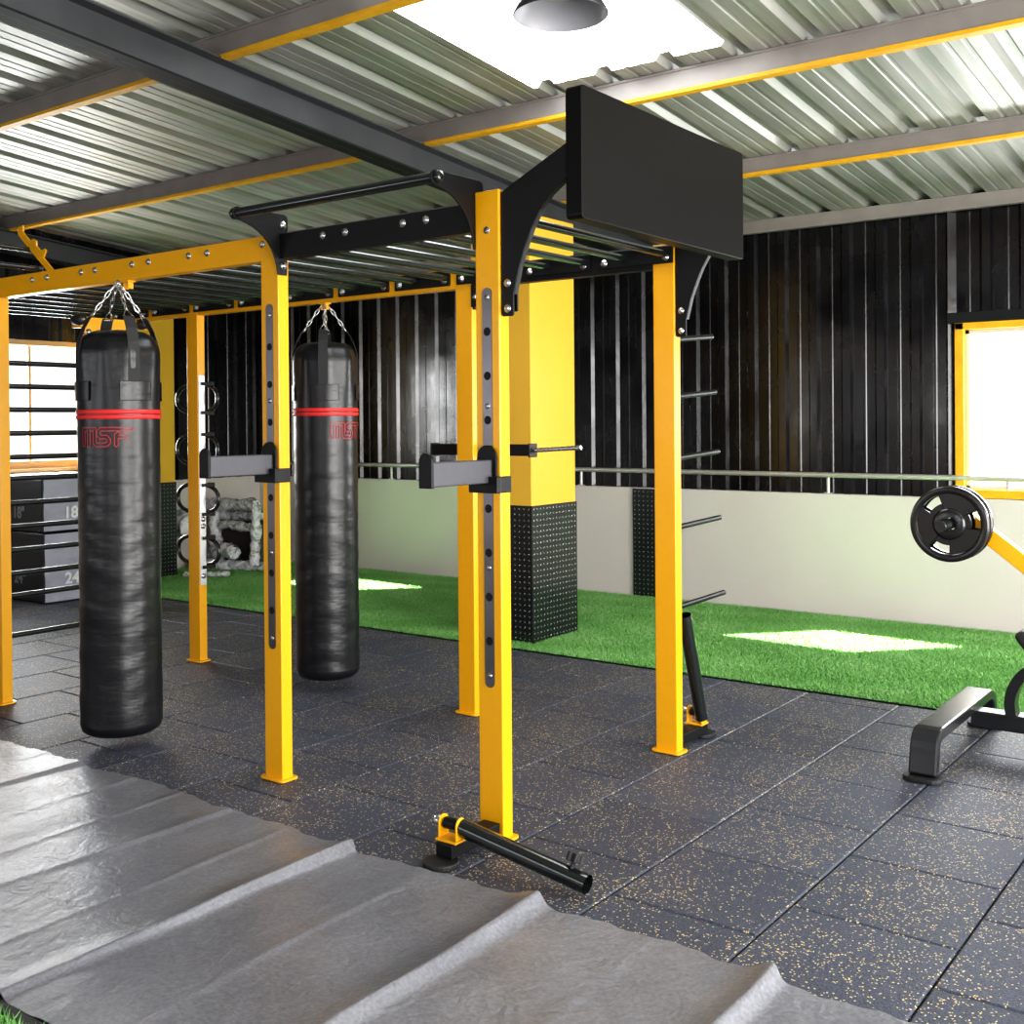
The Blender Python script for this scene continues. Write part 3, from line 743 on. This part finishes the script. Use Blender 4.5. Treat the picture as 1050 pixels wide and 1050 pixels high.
# ------------------------------------------------------------------ punching bags
def make_bag():
    cx, cy, z0, z1, Rr = -2.25, -.03, .052, 1.95, .187
    t = thing('punching_bag', 'black punching bag with red band hanging from the near yellow beam', 'punching bag', (cx, cy, z0), 'hanging punching bags')
    n, rows = 64, 90; vs = []; fs = []
    prof = [(.001, 0), (.10, .0), (.155, .004), (.178, .02), (.187, .05)]
    H = z1 - z0
    body = []
    for j in range(rows + 1):
        h = .06 + (H - .06 - .10) * j / rows; body.append((Rr * (1 - .012 * math.sin(h * 2.2)), h))
    prof += body + [(.184, H - .08), (.174, H - .05), (.155, H - .025), (.12, H - .008), (.06, H), (.001, H)]
    rnd = random.Random(3)
    ph = [rnd.uniform(0, 6.28) for _ in range(30)]
    for r, h in prof:
        for k in range(n):
            a = 2 * PI * k / n
            w = 0
            if .06 < h < 1.3:
                w = .0012 * math.sin(h * 31 + 1.6 * math.sin(2 * a + ph[0]) + ph[1]) * (0.5 + .5 * math.sin(a * 1 + h * 2 + ph[2])) + .0008 * math.sin(h * 57 + 2.3 * math.sin(3 * a + ph[3]))
            if h > H - .35: w += .004 * math.sin(9 * a + ph[4]) * min(1, (h - H + .35) / .2)
            rr = max(.0005, r + (w if r > .1 else 0))
            vs.append((cx + rr * math.cos(a), cy + rr * math.sin(a), z0 + h))
    N_ = len(prof)
    for i in range(N_ - 1):
        for k in range(n):
            m_ = (k + 1) % n; fs.append((i * n + k, i * n + m_, (i + 1) * n + m_, (i + 1) * n + k))
    mb = MB(); mb.add(vs, fs, True); mb.build('bag_body', VINYL, t)
    for dz in (1.565, 1.541):
        m = MB(); m.lathe((cx, cy, dz), [(Rr - .002, -.011), (Rr + .004, -.009), (Rr + .0055, 0), (Rr + .004, .009), (Rr - .002, .011)], 64, cap=False); m.build('red_band', RED, t)
    vc = Vector((2.4 - cx, -3.16 - cy)); base = math.atan2(vc.y, vc.x)   # direction towards the camera
    def ang(off): return base + math.radians(off)       # + = to the right in view
    for q in range(4):
        a = ang(21 + 90 * q); ca, sa = math.cos(a), math.sin(a); tx, ty = -sa, ca
        # strap: up the side, over the shoulder to the D-ring
        path = [(Rr + .004, 1.62), (Rr + .004, 1.75), (Rr + .004, 1.85), (Rr - .0, 1.89), (Rr - .012, 1.925), (Rr - .022, 1.955), (Rr - .05, 2.005), (Rr - .062, 2.015)]
        w = .027; V = []; Fc = []
        for r_, z_ in path:
            for sd, off in ((-1, 0), (1, 0), (1, -.003), (-1, -.003)):
                V.append((cx + ca * (r_ + off) + tx * w * sd, cy + sa * (r_ + off) + ty * w * sd, z_))
        for i in range(len(path) - 1):
            for k in range(4):
                Fc.append((i * 4 + k, i * 4 + (k + 1) % 4, (i + 1) * 4 + (k + 1) % 4, (i + 1) * 4 + k))
        m = MB(); m.add(V, Fc); st = m.build('strap', WEB, t)
        m = MB(); vv = []; ns = 8; hw = .64
        for zz in (1.618, 1.705):
            for i in range(ns + 1):
                a2 = a - hw / 2 * 1.25 + hw * 1.25 * i / ns + .06; vv.append((cx + (Rr + .007) * math.cos(a2), cy + (Rr + .007) * math.sin(a2), zz))
        ff = [(i, i + 1, ns + 2 + i, ns + 1 + i) for i in range(ns)]
        m.add(vv, ff, True); pt = m.build('strap_patch', VINYL, t)
        # stitched rim
        m = MB(); loop = [Vector(v) for v in vv[:ns + 1]] + [Vector(v) for v in vv[ns + 1:][::-1]]
        m.tube(loop, .0018, 6, closed=True); m.build('stitching', WEB, pt)
        # D ring, carabiner and chain
        er = Rr - .062; e0 = Vector((cx + ca * er, cy + sa * er, 2.012)); top = Vector((cx + ca * .016, cy + sa * .016, 2.165))
        m = MB(); dv = (top - e0).normalized(); sd = Vector((tx, ty, 0)); tri = [e0 - sd * .022 - dv * .004, e0 + sd * .022 - dv * .004, e0 + dv * .048]
        m.tube(tri, .0032, 6, closed=True)
        ch0 = e0 + dv * .04; L_ = (top - ch0).length; nl = 4; s0 = sd; up = dv.cross(sd).normalized()
        for i in range(nl):
            c = ch0 + dv * (L_ * (i + .5) / nl); hl = L_ / nl * .66; sid = s0 if i % 2 else up; pts = []
            for k in range(14):
                an = 2 * PI * k / 14; pts.append(c + dv * hl * math.cos(an) + sid * .008 * math.sin(an))
            m.tube(pts, .003, 6, closed=True)
        m.build('chain', CHAIN, t)
    # swivel and yellow hanger under the beam
    m = MB(); m.tube([(cx, cy, 2.155), (cx, cy, 2.175)], .011, 12)
    pts = [(cx + .016 * math.cos(a), cy, 2.172 + .018 * math.sin(a)) for a in [2 * PI * i / 14 for i in range(14)]]
    m.tube(pts, .0035, 6, closed=True); m.build('swivel_ring', CHAIN, t)
    # MSF logo: double outline of rounded strokes, printed on the vinyl
    S = [[(.09, .09), (.09, .90)], [(.09, .90), (.85, .90)], [(.47, .10), (.47, .90)], [(.85, .90), (.85, .20), (.95, .09), (1.45, .09), (1.6, .2), (1.6, .36), (1.47, .5), (1.2, .5), (1.08, .6), (1.08, .78), (1.2, .90), (2.75, .90)],
         [(1.98, .09), (1.98, .60), (2.08, .66)], [(1.98, .50), (2.45, .50)]]
    def sd(x, y):
        d_ = 9
        for ln_ in S:
            for (ax, ay), (bx, by) in zip(ln_, ln_[1:]):
                px, py, qx, qy = x - ax, y - ay, bx - ax, by - ay
                h_ = max(0, min(1, (px * qx + py * qy) / (qx * qx + qy * qy)))
                d_ = min(d_, math.hypot(px - h_ * qx, py - h_ * qy))
        return d_
    m = MB(); stp = .02; sc = .088; rl = Rr + .0036; a0 = ang(-56); zb_ = 1.405
    for i in range(int(3.0 / stp)):
        for j in range(int(1.2 / stp)):
            x_, y_ = -.1 + i * stp, -.1 + j * stp; dd = sd(x_ + stp / 2, y_ + stp / 2)
            if abs(dd - .095) < .029:
                q = []
                for u_, v_ in ((0, 0), (1, 0), (1, 1), (0, 1)):
                    aa = a0 + (x_ + u_ * stp) * sc / rl; q.append((cx + rl * math.cos(aa), cy + rl * math.sin(aa), zb_ + (y_ + v_ * stp) * sc))
                m.add(q, [(0, 1, 2, 3)])
    m.build('printed_logo', REDL, t)
    return t
bag = make_bag()
bag2 = copy_tree(bag); bag2.location = (-2.262, W + .03, .058); bag2.rotation_euler = (0, 0, math.radians(55)); bag2.scale = (.97, .97, 1.006)
tag(bag2, 'black punching bag with red band hanging from the far yellow beam', 'punching bag', 'hanging punching bags')
for (cx, cy) in ((-2.25, .028), (-2.262, W + .03)):
    m = MB(); m.box(cx - .030, cx + .030, cy - .022, cy + .022, ZB0 - .006, ZB0 + .001)
    for sx in (-1, 1): m.box(cx + sx * .018 - .003, cx + sx * .018 + .003, cy - .014, cy + .014, ZB0 - .038, ZB0 - .006)
    m.build('bag_hanger', YEL, rack, bevel=.0015)

# ------------------------------------------------------------------ soft plyometric boxes
def pbox(x0, x1, y0, y1, z0, z1, num, lab, lift):
    t = thing('plyometric_box', lab, 'exercise box', ((x0 + x1) / 2, (y0 + y1) / 2, z0), 'soft plyometric boxes')
    m = MB(); m.box(x0, x1, y0, y1, z0 + .002, z1); m.build('foam_block', FOAM, t, bevel=.015, seg=3)
    m = MB(); nz, ny = 12, 16; V = []
    for j in range(nz + 1):
        for i in range(ny + 1):
            V.append((x1 + .006 + random.uniform(0, .010), y0 + .01 + (y1 - y0 - .01) * i / ny, z0 + .012 + (z1 - z0 - .02) * j / nz))
    m.add(V, [(j * (ny + 1) + i, j * (ny + 1) + i + 1, (j + 1) * (ny + 1) + i + 1, (j + 1) * (ny + 1) + i) for j in range(nz) for i in range(ny)], True)
    m.build('plastic_cover', FOAMW, t)
    for face in (0, 1):
        cu = bpy.data.curves.new('size_number', 'FONT'); cu.body = num; cu.size = .135; cu.align_x = 'CENTER'; cu.extrude = .0008; cu.offset = .004
        ob = bpy.data.objects.new('size_number', cu); C.objects.link(ob); cu.materials.append(GRYP if face == 0 else WRED)
        bpy.context.view_layer.update()
        me = bpy.data.meshes.new_from_object(ob.evaluated_get(bpy.context.evaluated_depsgraph_get()))
        bpy.data.objects.remove(ob); o = bpy.data.objects.new('size_number', me); C.objects.link(o); o.parent = t
        wp = Vector(t.location)
        if face == 0: o.rotation_euler = (PI / 2, 0, 0); o.location = Vector((x1 - .36, y0 - .003, lift)) - wp
        else: o.rotation_euler = (PI / 2, 0, PI / 2); o.location = Vector((x1 + .020, y0 + .28, lift)) - wp
    return t
pbox(-7.25, -6.355, 1.99, 2.745, .0, .595, '24"', 'lower black soft exercise box marked 24 beside the left window', .155)
b2 = pbox(-7.25, -6.365, 1.99, 2.74, .6, 1.055, '18"', 'upper black soft exercise box marked 18 beside the left window', .715)
m = MB(); V = []; nx, ny = 14, 12
for j in range(ny + 1):
    for i in range(nx + 1): V.append((-7.25 + .9 * i / nx, 1.985 + .79 * j / ny, 1.062 + random.uniform(0, .018)))
m.add(V, [(j * (nx + 1) + i, j * (nx + 1) + i + 1, (j + 1) * (nx + 1) + i + 1, (j + 1) * (nx + 1) + i) for j in range(ny) for i in range(nx)], True)
tag(m.build('plastic_sheet', FOAMT), 'crumpled plastic sheet, white with painted-in window reflection, lying on top of the upper exercise box', 'plastic sheet')

# ------------------------------------------------------------------ wrapped equipment
t = thing('wrapped_equipment', 'heap of exercise equipment wrapped in crumpled clear plastic by the left corner', 'wrapped equipment', (-6.8, 4.4, 0))
def crumple(path, rs, sx=1):
    m = MB(); n = 12; rn = random.Random(len(path) * 7 + int(rs * 1000)); P2 = []
    for a_, b_ in zip(path, path[1:]):
        a_, b_ = Vector(a_), Vector(b_); k_ = max(2, int((b_ - a_).length / .04))
        P2 += [a_.lerp(b_, i / k_) for i in range(k_)]
    P2.append(Vector(path[-1]))
    m.tube(P2, [rs * rn.uniform(.8, 1.2) for _ in P2], n)
    m.v = [tuple(Vector(v) + Vector((rn.uniform(-.012, .012), rn.uniform(-.012, .012), rn.uniform(-.012, .012)))) for v in m.v]
    return m
yy = 4.35
crumple([(-7.28, yy, .66), (-6.42, yy, .69)], .06).build('wrapped_rail', WRAP, t)
crumple([(-7.28, yy + .1, .55), (-6.42, yy + .1, .57)], .05).build('wrapped_rail', WRAP, t)
crumple([(-7.10, yy, .64), (-7.04, yy, .10)], .065).build('wrapped_upright', WRAP, t)
crumple([(-6.42, yy, .68), (-6.46, yy, .08)], .05).build('wrapped_upright', WRAP, t)
crumple([(-7.0, yy, .44), (-6.9, yy, .47), (-6.5, yy, .45)], .045).build('wrapped_rail', WRAP, t)
crumple([(-7.1, yy - .05, .13), (-6.8, yy - .1, .22), (-6.62, yy - .12, .20)], .07).build('wrapped_rail', WRAP, t)
crumple([(-7.2, yy - .2, .055), (-6.4, yy + .1, .055)], .055).build('wrapped_rail', WRAP, t)
crumple([(-6.75, 3.72, .03), (-6.38, 3.95, .03)], .03).build('wrapped_rail', WRAP, t)
crumple([(-7.28, yy - .3, .5), (-7.0, yy - .35, .46)], .12).build('wrapped_bundle', WRAP, t)
m = MB(); m.box(-7.2, -6.5, yy + .12, yy + .4, .02, .5); m.build('dark_machine_core', pmat('dark_brown_core', (.06, .045, .04), .6), t, bevel=.03)

# ------------------------------------------------------------------ grey groundsheet with ridges
def sheet():
    import numpy as np
    rn = random.Random(11)
    x0, x1, y0, y1 = -5.2, 3.4, -1.635, -.35
    nx, ny = 860, 90; V = []
    ridges = [(-2.93, .010, .05, .0), (-2.35, .008, .03, .02), (-2.07, .022, .05, -.05), (-1.70, .008, .03, .0), (-1.38, .009, .02, .03), (-1.06, .016, .04, -.04), (-.72, .010, .018, .02), (-.40, .036, .042, -.02), (-.05, .007, .03, .03), (.40, .040, .050, .0), (.80, .008, .03, .03), (1.17, .038, .045, .02), (1.75, .02, .04, 0), (2.3, .02, .04, 0)]
    def edge(x): return .012 * math.sin(x * 3.1) + .010 * math.sin(x * 7.7 + 1) + .006 * math.sin(x * 23) + .004 * math.sin(x * 61)
    for j in range(ny + 1):
        v = j / ny
        for i in range(nx + 1):
            x = x0 + (x1 - x0) * i / nx
            ya = y0 + .5 * edge(x + 9); yb = y1 + edge(x)
            z = .004
            for c, h, w, sl in ridges:
                cc = c + sl * (1 - v) * 1.2 + .006 * math.sin(v * 9 + c * 5)
                dxx = (x - cc)
                if abs(dxx) < w * 4:
                    ww = w * (.55 if dxx > 0 else 1.5)
                    fade = .35 + .65 * v if h > .02 else (.4 + .6 * math.sin(v * 3 + c) ** 2)
                    z += (h if h > .03 else h * .6) * fade * (.45 * math.exp(-(dxx / ww) ** 2) + .55 * math.exp(-abs(dxx / ww) * 1.6))
                    if h > .03: yb += .010 * math.exp(-(dxx / ww) ** 2)
            z += .0012 * (1 + math.sin(x * 17 + 3 * math.sin(v * 5 + x))) + .0008 * (1 + math.sin(v * 21 + 2 * math.sin(x * 9)))
            V.append((x, ya + (yb - ya) * v, z))
    m = MB(); m.add(V, [(j * (nx + 1) + i, j * (nx + 1) + i + 1, (j + 1) * (nx + 1) + i + 1, (j + 1) * (nx + 1) + i) for j in range(ny) for i in range(nx)], True)
    return m.build('groundsheet', SHEET)
tag(sheet(), 'long wrinkled grey plastic sheet lying across the rubber floor in the foreground', 'ground sheet')
m = MB(); m.box(-5.2, 3.4, -1.672, -1.640, .001, .008)
tag(m.build('edge_strip', RUB), 'thin black strip between the grey sheet and the near grass', 'edge strip')

# ------------------------------------------------------------------ plate-loaded machine at the right edge
MG = pmat('gunmetal_frame', (.022, .023, .026), .30, metal=.4, coat=.4)
t = thing('leverage_machine', 'black gym machine with yellow lever arm at the right edge', 'gym machine', (1.6, 2.16, 0))
# front foot: bent flat tube
def flat_tube(path, w, th, wdir):
    """rectangular tube: width along wdir, thickness along normal"""
    m = MB(); P = [Vector(p) for p in path]; V = []; wd = Vector(wdir)
    for i, p in enumerate(P):
        tg = (P[min(i + 1, len(P) - 1)] - P[max(i - 1, 0)]).normalized(); nn = tg.cross(wd).normalized()
        for a_, b_ in ((-1, -1), (1, -1), (1, 1), (-1, 1)): V.append(p + wd * w / 2 * a_ + nn * th / 2 * b_)
    n = len(P); Fc = [(i * 4 + k, i * 4 + (k + 1) % 4, (i + 1) * 4 + (k + 1) % 4, (i + 1) * 4 + k) for i in range(n - 1) for k in range(4)]
    Fc += [(0, 1, 2, 3), tuple(range(4 * n - 4, 4 * n))]; m.add(V, Fc); return m
xf = 1.0
foot = [(xf, 1.575, .02), (xf, 1.595, .10)] + [(xf, 1.600 + .07 * (1 - math.cos(math.radians(a))), .125 + .055 * math.sin(math.radians(a))) for a in (0, 22, 45, 67, 90)] + [(xf, 2.46, .185)]
foot += [(xf, 2.46 + .09 * math.sin(math.radians(a)), .185 - .09 * (1 - math.cos(math.radians(a)))) for a in (22, 45, 67)] + [(xf, 2.555, .08), (xf, 2.565, .02)]
flat_tube(foot, .115, .05, (1, 0, 0)).build('floor_stand', MG, t, bevel=.008)
for yy in (1.57, 2.575):
    m = MB(); m.prism(arc((xf - .03, yy), .052, 90, 270, 8) + arc((xf + .03, yy), .052, 270, 450, 8), 'z', .001, .018); m.build('foot_pad', RUB, t, bevel=.003)
m = MB(); m.box(xf + .04, 2.7, 2.15, 2.25, .10, .175); m.build('spine_tube', MG, t, bevel=.008)
m = MB(); m.box(xf - .005, xf + .03, 2.12, 2.15, .13, .165); m.build('bolt', CHR, t, bevel=.004)
arcp = [(1.60 - .36 * math.cos(math.radians(a)), 2.18, .16 + .42 * math.sin(math.radians(a))) for a in range(0, 121, 6)]
arcp = [(1.215, 2.18, .165), (1.205, 2.18, .24), (1.225, 2.18, .31), (1.265, 2.18, .37), (1.32, 2.18, .405), (1.40, 2.18, .42), (1.6, 2.18, .42), (1.9, 2.18, .40), (1.98, 2.18, .36), (2.0, 2.18, .17)]
# smooth the path
def smooth(p, it=2):
    p = [Vector(q) for q in p]
    for _ in range(it):
        q = [p[0]]
        for a_, b_ in zip(p, p[1:]): q += [a_ * .75 + b_ * .25, a_ * .25 + b_ * .75]
        p = q + [p[-1]]
    return p
flat_tube(smooth(arcp), .075, .045, (0, 1, 0)).build('curved_frame', MG, t)
m = MB(); m.box(1.9, 1.98, 2.14, 2.22, .17, 1.1); m.build('upright', MG, t, bevel=.008)
m = MB(); m.prism([(1.262, .565), (1.29, .59), (1.35, .58), (1.80, .53), (1.80, .47), (1.36, .43), (1.315, .45), (1.31, .50)], 'y', 1.96, 2.36); m.build('seat_pad', RUB, t, bevel=.02, seg=3)
m = MB(); m.box(1.42, 1.5, 2.14, 2.22, .40, .49); m.build('seat_post', MG, t, bevel=.005)
# lever arm
yl = 2.20; m = MB(); a_ = Vector((1.03, yl, 1.035)); b_ = Vector((1.93, yl, .335 + .0)); d_ = (b_ - a_).normalized(); nn = Vector((d_.z, 0, -d_.x))
m.obox((a_ + b_) / 2, d_ * ((b_ - a_).length / 2), Vector((0, .03, 0)), nn * .036); m.build('lever_arm', YEL, t, bevel=.005)
hc = Vector((.973, 2.1, 1.025))
m = MB(); m.tube([(hc.x, yl + .03, hc.z), (hc.x, 1.98, hc.z)], .024, 20); m.build('loading_horn', BLKG, t)
m = MB(); m.lathe((hc.x, 1.99, hc.z), [(.024, -.06), (.027, -.055), (.027, -.01), (.031, 0), (.031, .01)], 20, 'y'); m.build('horn_cap', CHR if False else BLKG, t)
m = MB(); m.obox((a_.x - .03, yl, a_.z), (.05, 0, 0), (0, .028, 0), (0, 0, .035)); m.build('lever_head', YEL, t, bevel=.004)

PLT = pmat('glossy_rubber_plate', (.008, .008, .009), .24, coat=.5, bump=.1, bscale=120)
def weight_plate(yc, rz, R1, lab, dx=0, dz=0):
    t = thing('weight_plate', lab, 'weight plate', (hc.x, yc, hc.z), 'weight plates on the machine horn')
    th = .026; n = 72
    m = MB()
    m.lathe((hc.x, yc, hc.z), [(R1 * .80, -th * .30), (R1 * .83, -th * .5), (R1 * .96, -th * .5), (R1, -th * .35), (R1, th * .35), (R1 * .96, th * .5), (R1 * .83, th * .5), (R1 * .80, th * .3), (R1 * .80, -th * .30)], n, 'y', cap=False)
    rim = m.build('rim', PLT, t)
    m = MB()
    m.lathe((hc.x, yc, hc.z), [(.030, -th * .5), (.060, -th * .5), (.072, -th * .3), (.072, th * .3), (.060, th * .5), (.030, th * .5), (.030, -th * .5)], 40, 'y', cap=False); m.build('hub', PLT, t)
    # web = disc with three grip slots
    for q in range(3):
        a0 = math.radians(rz + 120 * q + 20); a1 = math.radians(rz + 120 * q + 100); m = MB()
        k_ = 14; V = []
        for s_ in (-1, 1):
            for i in range(k_ + 1):
                a = a0 + (a1 - a0) * i / k_; V.append((hc.x + .056 * math.cos(a), yc + s_ * th * .22, hc.z + .056 * math.sin(a)))
                V.append((hc.x + R1 * .82 * math.cos(a), yc + s_ * th * .22, hc.z + R1 * .82 * math.sin(a)))
        o_ = 2 * (k_ + 1); Fc = []
        for i in range(k_):
            b = 2 * i; Fc += [(b, b + 1, b + 3, b + 2), (o_ + b, o_ + b + 2, o_ + b + 3, o_ + b + 1), (b + 1, o_ + b + 1, o_ + b + 3, b + 3), (b, b + 2, o_ + b + 2, o_ + b)]
        Fc += [(0, o_, o_ + 1, 1), (2 * k_, 2 * k_ + 1, o_ + 2 * k_ + 1, o_ + 2 * k_)]; m.add(V, Fc)
        m.build('web', PLT, t, bevel=.004)
        # grip bar bridging the slot near the rim and its thin inner web
        am = math.radians(rz + 120 * q + 20); ae = math.radians(rz + 120 * q - 20)
        m = MB(); V = []
        for s_ in (-1, 1):
            for i in range(9):
                a = ae + (am - ae) * i / 8
                V.append((hc.x + .056 * math.cos(a), yc + s_ * th * .2, hc.z + .056 * math.sin(a))); V.append((hc.x + R1 * .56 * math.cos(a), yc + s_ * th * .2, hc.z + R1 * .56 * math.sin(a)))
        Fc = []
        for i in range(8):
            b = 2 * i; Fc += [(b, b + 1, b + 3, b + 2), (18 + b, 18 + b + 2, 18 + b + 3, 18 + b + 1), (b + 1, 18 + b + 1, 18 + b + 3, b + 3)]
        m.add(V, Fc); m.build('web', PLT, t)
    return t
weight_plate(2.075, 130, .172, 'front black weight plate with three grip slots on the machine horn')
weight_plate(2.142, 130, .172, 'second black weight plate behind the front one on the machine horn')

# ------------------------------------------------------------------ high bay lamp
lc = (.03, .36, 3.042)
t = thing('high_bay_lamp', 'dark grey bell shaped lamp hanging in front of the skylight', 'lamp', lc)
m = MB(); prof_o = [(.178, 0), (.182, .004), (.165, .035), (.13, .075), (.095, .10), (.075, .115), (.07, .17), (.05, .20), (.02, .215)]
m.lathe(lc, prof_o, 48, cap=False); m.build('housing', pmat('lamp_housing', (.05, .05, .055), .35, metal=.4), t)
m = MB(); m.lathe(lc, [(.178, .001), (.162, .034), (.125, .072), (.09, .09)], 48, cap=False); m.build('reflector', pmat('lamp_reflector', (.30, .30, .32), .4), t)
m = MB(); m.lathe(lc, [(.09, .088), (.001, .084)], 40, cap=False); m.build('lens', pmat('lamp_lens', (.55, .5, .5), .3, bump=1, bscale=90), t)
m = MB(); m.tube([(lc[0], lc[1], lc[2] + .21), (lc[0], lc[1], zroof(lc[1]) - .0)], .006, 8); m.build('hanging_rod', BLK, t)

# ------------------------------------------------------------------ light
w = bpy.data.worlds.new('World'); bpy.context.scene.world = w; w.use_nodes = True
nt = w.node_tree; bg = nt.nodes['Background']
tc = N(nt, 'ShaderNodeTexCoord'); sp = N(nt, 'ShaderNodeSeparateXYZ'); nt.links.new(tc.outputs['Generated'], sp.inputs[0])
cr = N(nt, 'ShaderNodeValToRGB'); cr.color_ramp.elements[0].position = .42; cr.color_ramp.elements[0].color = (.45, .45, .43, 1)
cr.color_ramp.elements[1].position = .58; cr.color_ramp.elements[1].color = (.97, .985, 1, 1)
mr = N(nt, 'ShaderNodeMapRange'); mr.inputs[1].default_value = -1; mr.inputs[2].default_value = 1
nt.links.new(sp.outputs[2], mr.inputs[0]); nt.links.new(mr.outputs[0], cr.inputs[0]); nt.links.new(cr.outputs[0], bg.inputs[0])
bg.inputs[1].default_value = 1.5

def area(name, loc, target, sx, sy, power, col=(1, 1, 1), spread=180):
    l = bpy.data.lights.new(name, 'AREA'); l.shape = 'RECTANGLE'; l.size = sx; l.size_y = sy; l.energy = power; l.color = col; l.spread = math.radians(spread)
    o = bpy.data.objects.new(name, l); C.objects.link(o); o.location = loc
    o.rotation_euler = (Vector(target) - Vector(loc)).to_track_quat('-Z', 'Y').to_euler(); return o
area('daylight_window_back', (.95, 5.55, 1.6), (.6, 0, .8), 1.5, 1.2, 70, (.95, .98, 1))
area('daylight_window_left', (XL - .3, 2.3, 1.7), (0, 2.0, .8), 1.5, 1.1, 80, (.95, .98, 1))
area('right_bay_fill', (XR - .1, .3, 1.45), (0, .9, 2.3), 7, 2.6, 430, (1, .985, .96))  # added area lamp at an unseen bay, tilted up to brighten the ceiling
for wx in (-5.2, -2.2, 1.2): area('daylight_window_behind', (wx, YF + .12, 1.7), (wx, 5, 1.9), 2.0, 1.15, 20, (.95, .97, 1))

# walls out of view that close the room: the front one behind the camera, the right one above its wide bay
m = MB(); corrugated(m, XL, XR, .93, 4.0, YF, 'x', dirn=1)
tag(m.build('wall_front', BCORR), 'black corrugated cladding behind the camera', 'wall', kind='structure')
m = MB(); m.box(XL, XR, YF - .15, YF + .04, 0, .93)
tag(m.build('wall_front_low', CREAM), 'low cream plastered wall behind the camera', 'wall', kind='structure')
m = MB(); m.box(XR, XR + .1, YF, YB, 2.85, 4.0); m.box(XR, XR + .1, 4.2, YB, 0, 2.85)
tag(m.build('wall_right', CREAM), 'cream wall over the wide open bay on the right', 'wall', kind='structure')

def sun_patch(cx, cy, power):  # masked spot added under the roof, standing in for sun on the grass
    l = bpy.data.lights.new('sun_patch_spot', 'SPOT'); l.energy = power; l.shadow_soft_size = .004; l.spot_size = math.radians(40); l.spot_blend = 0; l.color = (1, .98, .92)
    o = bpy.data.objects.new('sun_patch_spot', l); C.objects.link(o); h = 3.0; o.location = (cx, cy, h)
    l.use_nodes = True; nt = l.node_tree; em = nt.nodes['Emission']; L = nt.links
    tc = N(nt, 'ShaderNodeTexCoord'); sp = N(nt, 'ShaderNodeSeparateXYZ'); L.new(tc.outputs['Normal'], sp.inputs[0])
    def M(op, a, b=None):
        n = N(nt, 'ShaderNodeMath', operation=op)
        for k, v in ((0, a), (1, b)):
            if v is None: continue
            if isinstance(v, (int, float)): n.inputs[k].default_value = v
            else: L.new(v, n.inputs[k])
        return n.outputs[0]
    ox = M('MULTIPLY', M('DIVIDE', sp.outputs[0], sp.outputs[2]), -h); oy = M('MULTIPLY', M('DIVIDE', sp.outputs[1], sp.outputs[2]), -h)
    a, b, c, d = .93, .55, -.06, .575; D = a * d - b * c
    ss = M('ADD', M('MULTIPLY', ox, d / D), M('MULTIPLY', oy, -b / D)); tt = M('ADD', M('MULTIPLY', ox, -c / D), M('MULTIPLY', oy, a / D))
    mask = M('MULTIPLY', M('LESS_THAN', M('ABSOLUTE', ss), .5), M('LESS_THAN', M('ABSOLUTE', tt), .5))
    L.new(mask, em.inputs[1])
sun_patch(-.33, 4.20, 5500)
sun_patch(-5.02, 4.22, 5500)

sc = bpy.context.scene
sc.view_settings.view_transform = 'Standard'; sc.view_settings.exposure = .55
try: sc.view_settings.look = 'Medium High Contrast'
except Exception: pass
sc.view_settings.gamma = 1
sc.cycles.max_bounces = 8; sc.cycles.use_denoising = True
